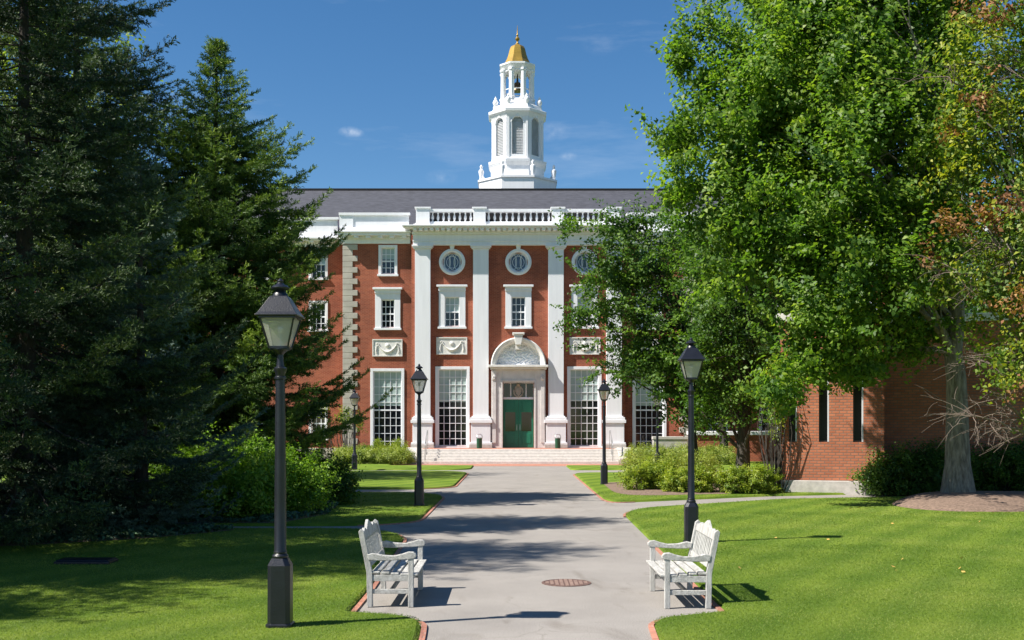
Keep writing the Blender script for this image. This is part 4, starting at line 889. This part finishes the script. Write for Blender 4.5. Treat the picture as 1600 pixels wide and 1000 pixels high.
sD = copy_tree(sB); put(sD, PX(120, 28.5), 28.5, rz=2.1, s=1.12, label='dark spruce between the left edge spruce and the pointed green one')
for px_, d_, rz_, s_, lab_ in ((130, 21.6, 2.0, .66, 'small blue green spruce low in the shade, left of centre of the dark planting'), (60, 21.2, 5.0, .55, 'smallest blue green spruce near the left edge, branches down to the ground')):
    q_ = copy_tree(sC); put(q_, PX(px_, d_), d_, rz=rz_, s=s_, label=lab_)
sE = copy_tree(sC); put(sE, PX(-15, 20.6), 20.6, rz=1.3, s=.92, label='blue green spruce cut by the left edge of the photo')
sF = copy_tree(sB); put(sF, PX(235, 33.0), 33.0, rz=4.0, s=.66, label='dark spruce half hidden behind the pointed green one')
for (x, y, rz, s) in ((-13.0, 14.0, .7, 1.24), (-15.6, 8.6, 3.3, .9)):
    o = copy_tree(sB); put(o, x, y, rz=rz, s=s, label='dark spruce standing outside the photo, %s' % ('left of the nearest lawn' if y > 10 else 'nearest to the viewer'), group=None)

# maple on the right
def lb(px, py, d, r, rz=None, ry=None): return ((PX(px, d), d, PZ(py, d)), (r, ry or r, rz or r))
ML = [lb(1320, 60, 31, 3.3), lb(1245, 130, 29.5, 2.3), lb(1172, 120, 29, 1.2), lb(1100, 215, 29, 1.4), lb(1180, 240, 30, 2.0), lb(1110, 330, 29, 1.5), lb(1200, 350, 28.5, 1.8), lb(1320, 280, 29, 2.9),
      lb(1300, 430, 28, 2.0), lb(1270, 520, 28, 1.25, 1.0), lb(1195, 610, 27.5, .75, .5), lb(1300, 575, 29.3, 1.0, .45), lb(1380, 545, 29.6, 1.3, .55), lb(1440, 500, 30, 1.3, .8), lb(1235, 560, 28.6, .9, .6), lb(1400, 150, 32, 3.2), lb(1420, 370, 31, 2.2), lb(1350, 510, 30, 1.2, .8), lb(1250, -60, 31, 2.6), lb(1420, -60, 32, 3.0), lb(1076, 100, 29.5, .3, 1.2), lb(1040, 95, 29.5, .2, .8),
      lb(1120, 400, 28.5, 1.2), lb(1030, 210, 29, .5, .5), lb(1035, 300, 29, .5), lb(1225, -10, 30, 1.0)]
ML = [((c[0] + (.42 if c[0] < 9 else 0), c[1], c[2]), r_) for c, r_ in ML]
broad_tree('maple_tree', (PX(1497, 29), 29, .3), (PX(1480, 30), 30, 11), ML, .34, 'large bright green maple filling the upper right, trunk standing in a mulch mound', lm='leaf_maple', n=2300, per=85, sig=.19, size=.145, seed=5, fork=4.2, limbs=60, shell=.35, flare=1.35, shoots=.16)
# darker airy tree over the hall's right half
DL = [lb(1000, 430, 45, 2.2, 1.7), lb(960, 360, 44, 1.2, .8), lb(940, 480, 44, 1.0, .6), lb(1040, 540, 44.5, 2.0), lb(1060, 380, 46, 1.7), lb(985, 560, 44.5, 1.3), lb(1085, 620, 45, 1.6, 1.1), lb(895, 350, 43.5, .7, .3), lb(900, 500, 43.5, .8, .35), lb(930, 540, 43.5, .7, .35), lb(925, 440, 43.5, .6, .3), lb(1000, 345, 44, 1.0, .5), lb(950, 420, 44, 1.0, .7)]
broad_tree('elm_tree', (PX(1088, 45), 45, .05), (PX(1060, 45), 45, 8), DL, .17, 'dark green airy tree whose branches cover the right end of the white pilasters', lm='leaf_dark', bm='bark_dark', n=480, per=75, sig=.20, size=.14, seed=8, fork=2.6, limbs=44, shell=.1, flare=1.2, shoots=.22, axz=.02, flat_=.35)
DL = [lb(1120, 450, 41, 1.9), lb(1150, 560, 41, 1.8), lb(1190, 480, 42, 1.6), lb(1100, 560, 40.5, 1.1), lb(1180, 620, 40, 1.0, .8), lb(1110, 640, 41, .9), lb(1200, 400, 42, 2.2), lb(1150, 380, 41, 1.4)]
broad_tree('forked_tree', (PX(1160, 41), 41, .05), (PX(1180, 41), 41, 7.5), DL, .27, 'dark tree with thick forked trunk behind the shrubs, between lantern post and side building', lm='leaf_dark', bm='bark_dark', n=480, per=75, sig=.22, size=.14, shoots=.15, axz=.1, flat_=.5, seed=9, fork=1.2, limbs=24, shell=.25, flare=1.3)
# vine-clad tree at the right edge
VL = [lb(1560, 230, 26, 1.6), lb(1540, 120, 26.5, 1.3), lb(1600, 420, 25.5, 1.5), lb(1520, 440, 26.5, 1.3, .9), lb(1590, 560, 25.5, 1.1, .8), lb(1590, 60, 26, 1.5), lb(1500, 250, 27, .9), lb(1650, 300, 26, 2.0), lb(1700, 150, 26, 2.0), lb(1640, 520, 25, 1.4)]
vt = broad_tree('vine_covered_tree', (PX(1640, 26.5), 26.5, .05), (PX(1640, 26.5), 26.5, 9), VL, .25, 'half dead tree with bare twigs and yellowing vine leaves at the right edge', lm='leaf_vine', bm='bark', n=420, per=60, sig=.20, size=.13, shoots=.2, seed=12, fork=2.2, limbs=40, shell=.3)
rngb = np.random.default_rng(77); vb = Vector((PX(1640, 26.5), 26.5, .05))
BL = [(Vector(c) - vb, r) for c, r in (lb(1480, 210, 25.6, .25, .7), lb(1545, 20, 25.4, .7, .25), lb(1540, 150, 25, .5, .3), lb(1560, 330, 24.6, .8, .3), lb(1460, 400, 25.5, .7, .3), lb(1590, 480, 24.5, .6, .5), lb(1500, 350, 25, .6, .3), lb(1590, 610, 24.5, .5, .3))]
V_, T_, cc_ = blob_leaves(BL, 50, 36, .12, rngb, .12, shell=0); mesh_np('dead_leaves', V_, 4, 'leaf_brown', vt, T_)
tw = MB(); rr = random.Random(5)
ANCH = [(1560, 100), (1530, 380), (1490, 420), (1570, 620), (1520, 650), (1590, 560), (1480, 120), (1500, 560)]; TW = []
for a_ in ANCH:
    e_ = Vector((PX(a_[0], 25.4), 25.4, PZ(a_[1], 25.4))) - vb; TW.append(limb(tw, (0, 0, max(1.2, e_.z - .9)), e_, .05, .012, rr, 6, seg=9))
for _ in range(170):
    p = rr.choice(TW)[rr.randrange(3, 10)]; q = p + Vector((rr.uniform(-1.3, .5), rr.uniform(-.8, .6), rr.uniform(-.6, .5))); pts = limb(tw, p, q, .012, .004, rr, 4, sag=.15, seg=6)
    for j in range(3): limb(tw, pts[rr.randrange(1, 6)], pts[rr.randrange(2, 7)] + Vector((rr.uniform(-.4, .2), rr.uniform(-.2, .2), rr.uniform(-.35, .3))), .007, .003, rr, 3, seg=3)
tw.tube([(0, 0, 1.0 + .5 * k) for k in range(17)], .04, 6)
tw.build('bare_twigs', 'twig', vt)
# background trees
broad_tree('broadleaf_tree', (PX(90, 40), 40, .05), (PX(90, 40), 40, 10), [lb(100, 250, 40, 3.5), lb(200, 350, 40, 3), lb(30, 400, 40, 3.2), lb(170, 500, 40, 2.6), lb(60, 120, 41, 3), lb(260, 480, 40, 2)], .3, 'sunlit leafy tree glimpsed through gaps of the left spruces', lm='leaf_shrub', bm='bark_dark', n=330, per=70, sig=.35, size=.2, seed=21, limbs=16)
broad_tree('broadleaf_tree', (PX(1130, 58), 58, .05), (PX(1130, 58), 58, 8), [lb(1120, 560, 57, 2.5), lb(1180, 600, 57, 2.5), lb(1200, 480, 58, 3.3), lb(1150, 500, 58, 2.8), lb(1260, 560, 58, 3)], .25, 'leafy tree close to the hall, seen behind the forked dark tree', lm='leaf_dark', bm='bark_dark', n=230, per=60, sig=.35, size=.22, seed=22, limbs=14)
broad_tree('broadleaf_tree', (PX(1620, 40), 40, .05), (PX(1600, 40), 40, 9), [lb(1560, 480, 40, 3), lb(1620, 350, 40, 3.5), lb(1480, 420, 42, 3), lb(1660, 560, 40, 3), lb(1560, 620, 42, 1.5)], .3, 'leafy tree deep behind the right side building corner, at the right edge', lm='leaf_dark', bm='bark_dark', n=260, per=60, sig=.35, size=.2, seed=23, limbs=14)

# ------------------------------------------------------------------ shrubs
def shrub(name, lobes, lm, n, per, sig, size, seed, label, group=None, cat='shrub', shell=.7):
    rng_ = np.random.default_rng(seed); c0 = Vector(lobes[0][0]); base = Vector((c0.x, c0.y, .05)); t = empty(name, base, 0, label, cat, group)
    V_, T_, cc = blob_leaves([((Vector(c) - base), r) for c, r in lobes], n, per, sig, rng_, size, shell=shell, clip=lambda p: p[:, 2] > 0.0, axz=.05, flat_=.8)
    mesh_np('foliage', V_, 4, lm, t, T_); tm = MB(); rr = random.Random(seed)
    for k in range(min(40, len(cc))):
        c = Vector(cc[rr.randrange(len(cc))])
        if c.z < .15: continue
        limb(tm, (c.x * .45 + rr.uniform(-.15, .15), c.y * .45, -.02), c, .016, .005, rr, 4, seg=4)
    tm.build('stem', 'bark_dark', t); return t
def sl_(px, d, r, h, ry=None): return ((PX(px, d), d, h * .42), (r, ry or r * .9, h * .46))
G1 = 'shrubs in the bed on the right'
shrub('shrub', [sl_(1000, 34, .48, .95), sl_(1020, 34.3, .55, 1.1), sl_(1045, 34, .55, 1.0)], 'leaf_shrub', 260, 75, .05, .055, 41, 'yellow green shrub at the left end of the right bed, behind the path edge', G1)
shrub('shrub', [sl_(1060, 33.2, .5, .85), sl_(1092, 33.2, .5, .9)], 'leaf_shrub', 220, 75, .05, .055, 42, 'low yellow green shrub behind the foot of the lantern post by the right bench', G1)
shrub('shrub', [sl_(1150, 32.9, .55, .95), sl_(1178, 32.8, .5, .95), sl_(1198, 33.1, .4, .85)], 'leaf_shrub', 270, 75, .05, .055, 43, 'rounded yellow green shrub next to the corner of the right side building', G1)
shrub('shrub', [sl_(1030, 37.5, .8, 1.15), sl_(1080, 38, .9, 1.2), sl_(990, 38, .5, 1.0)], 'leaf_hedge', 260, 70, .09, .06, 44, 'taller pale green shrub behind the front shrubs of the right bed', G1)
def hedge(x0, x1, d0, d1, h, seed, label, lm='leaf_hedge', n=620, per=85):
    k = int((x1 - x0) / .5) + 1; lobes = [((x0 + (x1 - x0) * i / (k - 1), (d0 + d1) / 2, h * .45), (.42, (d1 - d0) / 2, h * .5)) for i in range(k)]
    return shrub('hedge', lobes, lm, n, per, .08, .06, seed, label, 'clipped pale hedges before the hall', 'hedge')
hedge(PX(535, 57), PX(632, 57), 55.9, 58.0, .85, 51, 'pale green clipped hedge left of the entrance steps')
hedge(PX(988, 57), PX(1140, 56), 54.6, 57.5, .98, 52, 'pale green clipped hedge right of the entrance steps')
for px, s_, lab in ((590, 1, 'dark green round shrub under the left tall window, its left one'), (621, 2, 'dark green round shrub under the left tall window, its right one'), (570, 3, 'small dark shrub between the quoins and the left tall window')):
    shrub('shrub', [sl_(px, 60.3, .5 if s_ < 3 else .35, 1.35 if s_ < 3 else 1.0)], 'leaf_shrub' if s_ < 3 else 'leaf_dark', 110, 50, .07, .06, 60 + s_, lab, 'round shrubs along the hall front')
# big left shrub mass
shrub('shrub', [sl_(330, 24.6, 1.1, 2.0), sl_(395, 25, 1.1, 1.9), sl_(455, 25.8, .9, 1.7), sl_(290, 26, .9, 2.0), sl_(370, 24.2, .8, 1.4)], 'leaf_shrub_green', 700, 75, .10, .075, 71, 'large bright green shrub lit by the sun left of the nearest lantern post', 'shrubs left of the path')
shrub('shrub', [sl_(505, 28.5, .62, 1.45), sl_(530, 28.7, .4, 1.1), sl_(480, 28, .6, 1.2)], 'leaf_dark', 260, 75, .09, .07, 72, 'dark shrub at the right end of the left planting, by the lawn', 'shrubs left of the path')
shrub('sapling', [lb(540, 650, 57.5, .75, .5), lb(505, 640, 57.5, .5, .35), lb(560, 665, 57.5, .35, .4)], 'leaf_vine', 60, 22, .12, .09, 73, 'thin sapling with sparse leaves before the stone quoins', None, 'sapling', shell=.1)
# dark shrubs by the right building
shrub('shrub', [sl_(1405, 32.5, .85, 1.5), sl_(1450, 32.3, .85, 1.55), sl_(1373, 32.5, .45, 1.1)], 'leaf_dark', 300, 70, .11, .085, 74, 'dark shrub against the brick side building, left of the maple trunk', 'dark shrubs by the side building')
shrub('shrub', [sl_(1540, 31.9, .9, 1.6), sl_(1590, 31.6, 1.0, 1.7), sl_(1640, 31.4, 1.0, 1.7)], 'leaf_dark', 340, 70, .11, .085, 75, 'dark shrub to the right of the maple trunk, cut by the photo edge', 'dark shrubs by the side building')

# ivy bed (ground cover)
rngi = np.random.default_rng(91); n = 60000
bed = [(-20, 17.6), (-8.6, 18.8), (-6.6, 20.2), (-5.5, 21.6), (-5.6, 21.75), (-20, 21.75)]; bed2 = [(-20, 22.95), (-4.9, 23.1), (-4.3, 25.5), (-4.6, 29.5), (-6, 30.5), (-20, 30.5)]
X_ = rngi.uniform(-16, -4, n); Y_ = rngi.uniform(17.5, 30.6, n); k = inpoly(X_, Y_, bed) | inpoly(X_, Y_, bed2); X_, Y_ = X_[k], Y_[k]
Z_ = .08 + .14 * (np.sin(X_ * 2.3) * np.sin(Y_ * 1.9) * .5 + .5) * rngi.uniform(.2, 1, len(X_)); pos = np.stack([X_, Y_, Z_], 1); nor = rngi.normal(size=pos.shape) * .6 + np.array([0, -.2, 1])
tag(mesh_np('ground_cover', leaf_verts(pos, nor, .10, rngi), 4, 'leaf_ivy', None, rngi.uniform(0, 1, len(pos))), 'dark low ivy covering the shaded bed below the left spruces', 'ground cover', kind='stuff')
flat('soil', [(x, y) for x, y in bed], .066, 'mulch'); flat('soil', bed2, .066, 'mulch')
# mulch bed right and mound at the maple
def mound(name, pts, h, z=.064, kind='structure'):
    c = Vector((sum(p[0] for p in pts) / len(pts), sum(p[1] for p in pts) / len(pts))); P = rounded([(x, y, 1.2) for x, y in pts]); m_ = MB(); rs = []
    for s, hh in ((1, 0), (.93, h * .25), (.75, h * .6), (.5, h * .85), (.2, h)): rs.append([(c.x + (x - c.x) * s, c.y + (y - c.y) * s, z + hh) for x, y in P])
    m_.loft(rs, cap=True); o = m_.build(name, 'mulch', None, smooth=True); return tag(o, kind=kind)
mound('soil', [(3.6, 31.7), (7.8, 33.0), (8.0, 36.5), (6.5, 39.5), (3.2, 39), (3.1, 33)], .06)
mound('soil', [(PX(1385, 28), 28), (PX(1470, 26), 26.0), (PX(1640, 26), 26.0), (PX(1700, 31), 31), (PX(1410, 32), 31.5)], .30)

# ------------------------------------------------------------------ right side building
sb = empty('side_building', (PX(1219, 33.6), 33.6, 0), 0, 'brick side building with narrow slit windows and pale stone base behind the maple', 'building')
ang = R(-14.5)     # front comes nearer to the right
sb.rotation_euler = (0, 0, ang)
HS = 5.3
m_ = MB(); slots = [(.26, .50, 1.6, 4.4), (1.15, 1.45, 1.6, 4.4), (2.15, 2.45, 1.6, 4.4)]
wall_holes(m_, 0, 3.05, .42, HS, 0, slots, .35); m_.add([(0, 0, .42), (0, 12, .42), (0, 12, HS), (0, 0, HS)], [(0, 1, 2, 3)])
m_.add([(3.05, 0, .42), (3.05, 1.3, .42), (3.05, 1.3, HS), (3.05, 0, HS)], [(0, 1, 2, 3)])
m_.add([(3.05, 1.3, 0), (16, 1.3, 0), (16, 1.3, HS), (3.05, 1.3, HS)], [(0, 1, 2, 3)]); m_.build('wall', 'brick_side', sb)
m_ = MB(); m_.prism([(.3, .7), (2.7, .7), (2.7, 1.65), (15.9, 1.65), (15.9, 12), (.3, 12)], 0, HS - .01); m_.build('wall', 'brick_side', sb)
for a, b, c, d in slots:
    f = MB(); f.box(a, a + .04, .12, .2, c, d); f.box(b - .04, b, .12, .2, c, d); f.box(a + .04, b - .04, .12, .2, d - .05, d); f.box(a + .04, b - .04, .12, .2, c, c + .05); fo = f.build('window', 'black_paint', sb); g = MB(); g.box(a, b, .21, .23, c, d); g.build('pane', 'glass_slot', fo); f = MB(); f.box(b - .045, b - .002, .0, .118, c + .01, d - .01); f.build('jamb', 'louver', fo)
m_ = MB(); m_.prism([(-.06, -.06), (3.11, -.06), (3.11, .3), (.3, .3), (.3, 12), (-.06, 12)], -.02, .42); m_.prism([(3.12, 1.22), (16, 1.22), (16, 1.5), (3.12, 1.5)], -.02, .38); m_.build('foundation', 'granite', sb, bevel=.02)
m_ = MB(); m_.prism([(-.12, -.12), (3.17, -.12), (3.17, 1.18), (16.1, 1.18), (16.1, 12.1), (-.12, 12.1)], HS + .003, HS + .25); m_.build('coping', 'white_stone', sb, bevel=.02)
# ivy on its corner
o = shrub('ivy', [((PX(1219, 33.5) - .12, 33.55, 2.3), (.22, .22, .9)), ((PX(1219, 33.5) - .05, 33.5, 3.6), (.5, .3, .8))], 'leaf_vine', 60, 50, .08, .09, 81, 'green ivy climbing the left corner of the brick side building', None, 'ivy', shell=.2)
# low stone wall and far brick wing on the right
m_ = MB(); m_.box(0, 1.9, 0, .45, 0, 1.25); m_.box(-.04, 1.94, -.04, .49, 1.252, 1.42); o = m_.build('stone_wall', 'granite', None, bevel=.02); o.location = (PX(1018, 61), 60.2, 0); tag(o, 'low pale stone wall stub behind the right hedge, by the hall', 'wall')
fb = empty('brick_annex', (PX(1085, 60), 59.6, 0), 0, 'low red brick annex with white cornice seen behind the forked tree', 'building')
m_ = MB(); m_.box(0, 9, 0, 2.4, 0, 1.5); m_.build('wall', 'brick', fb); m_ = MB(); m_.box(-.1, 9.1, -.1, 2.5, 1.502, 1.7); m_.build('coping', 'white_paint', fb, bevel=.01)

fl = MB(); fl.add([(-.035, 0, .01), (0, -.025, 0), (.04, 0, .012), (0, .025, .018)], [(0, 1, 2, 3)]); f0 = fl.build('fallen_leaf', 'leaf_fallen'); rr = random.Random(3)
for i in range(22):
    o = f0 if i == 0 else f0.copy()
    if i: C.objects.link(o)
    d = rr.uniform(15, 27); o.location = (PX(rr.uniform(1150, 1560), d), d, .085); o.rotation_euler = (rr.uniform(-.4, .4), rr.uniform(-.4, .4), rr.uniform(0, 6)); tag(o, 'small yellowed fallen leaf lying on the sunlit right lawn', 'leaf', 'fallen leaves on the right lawn')
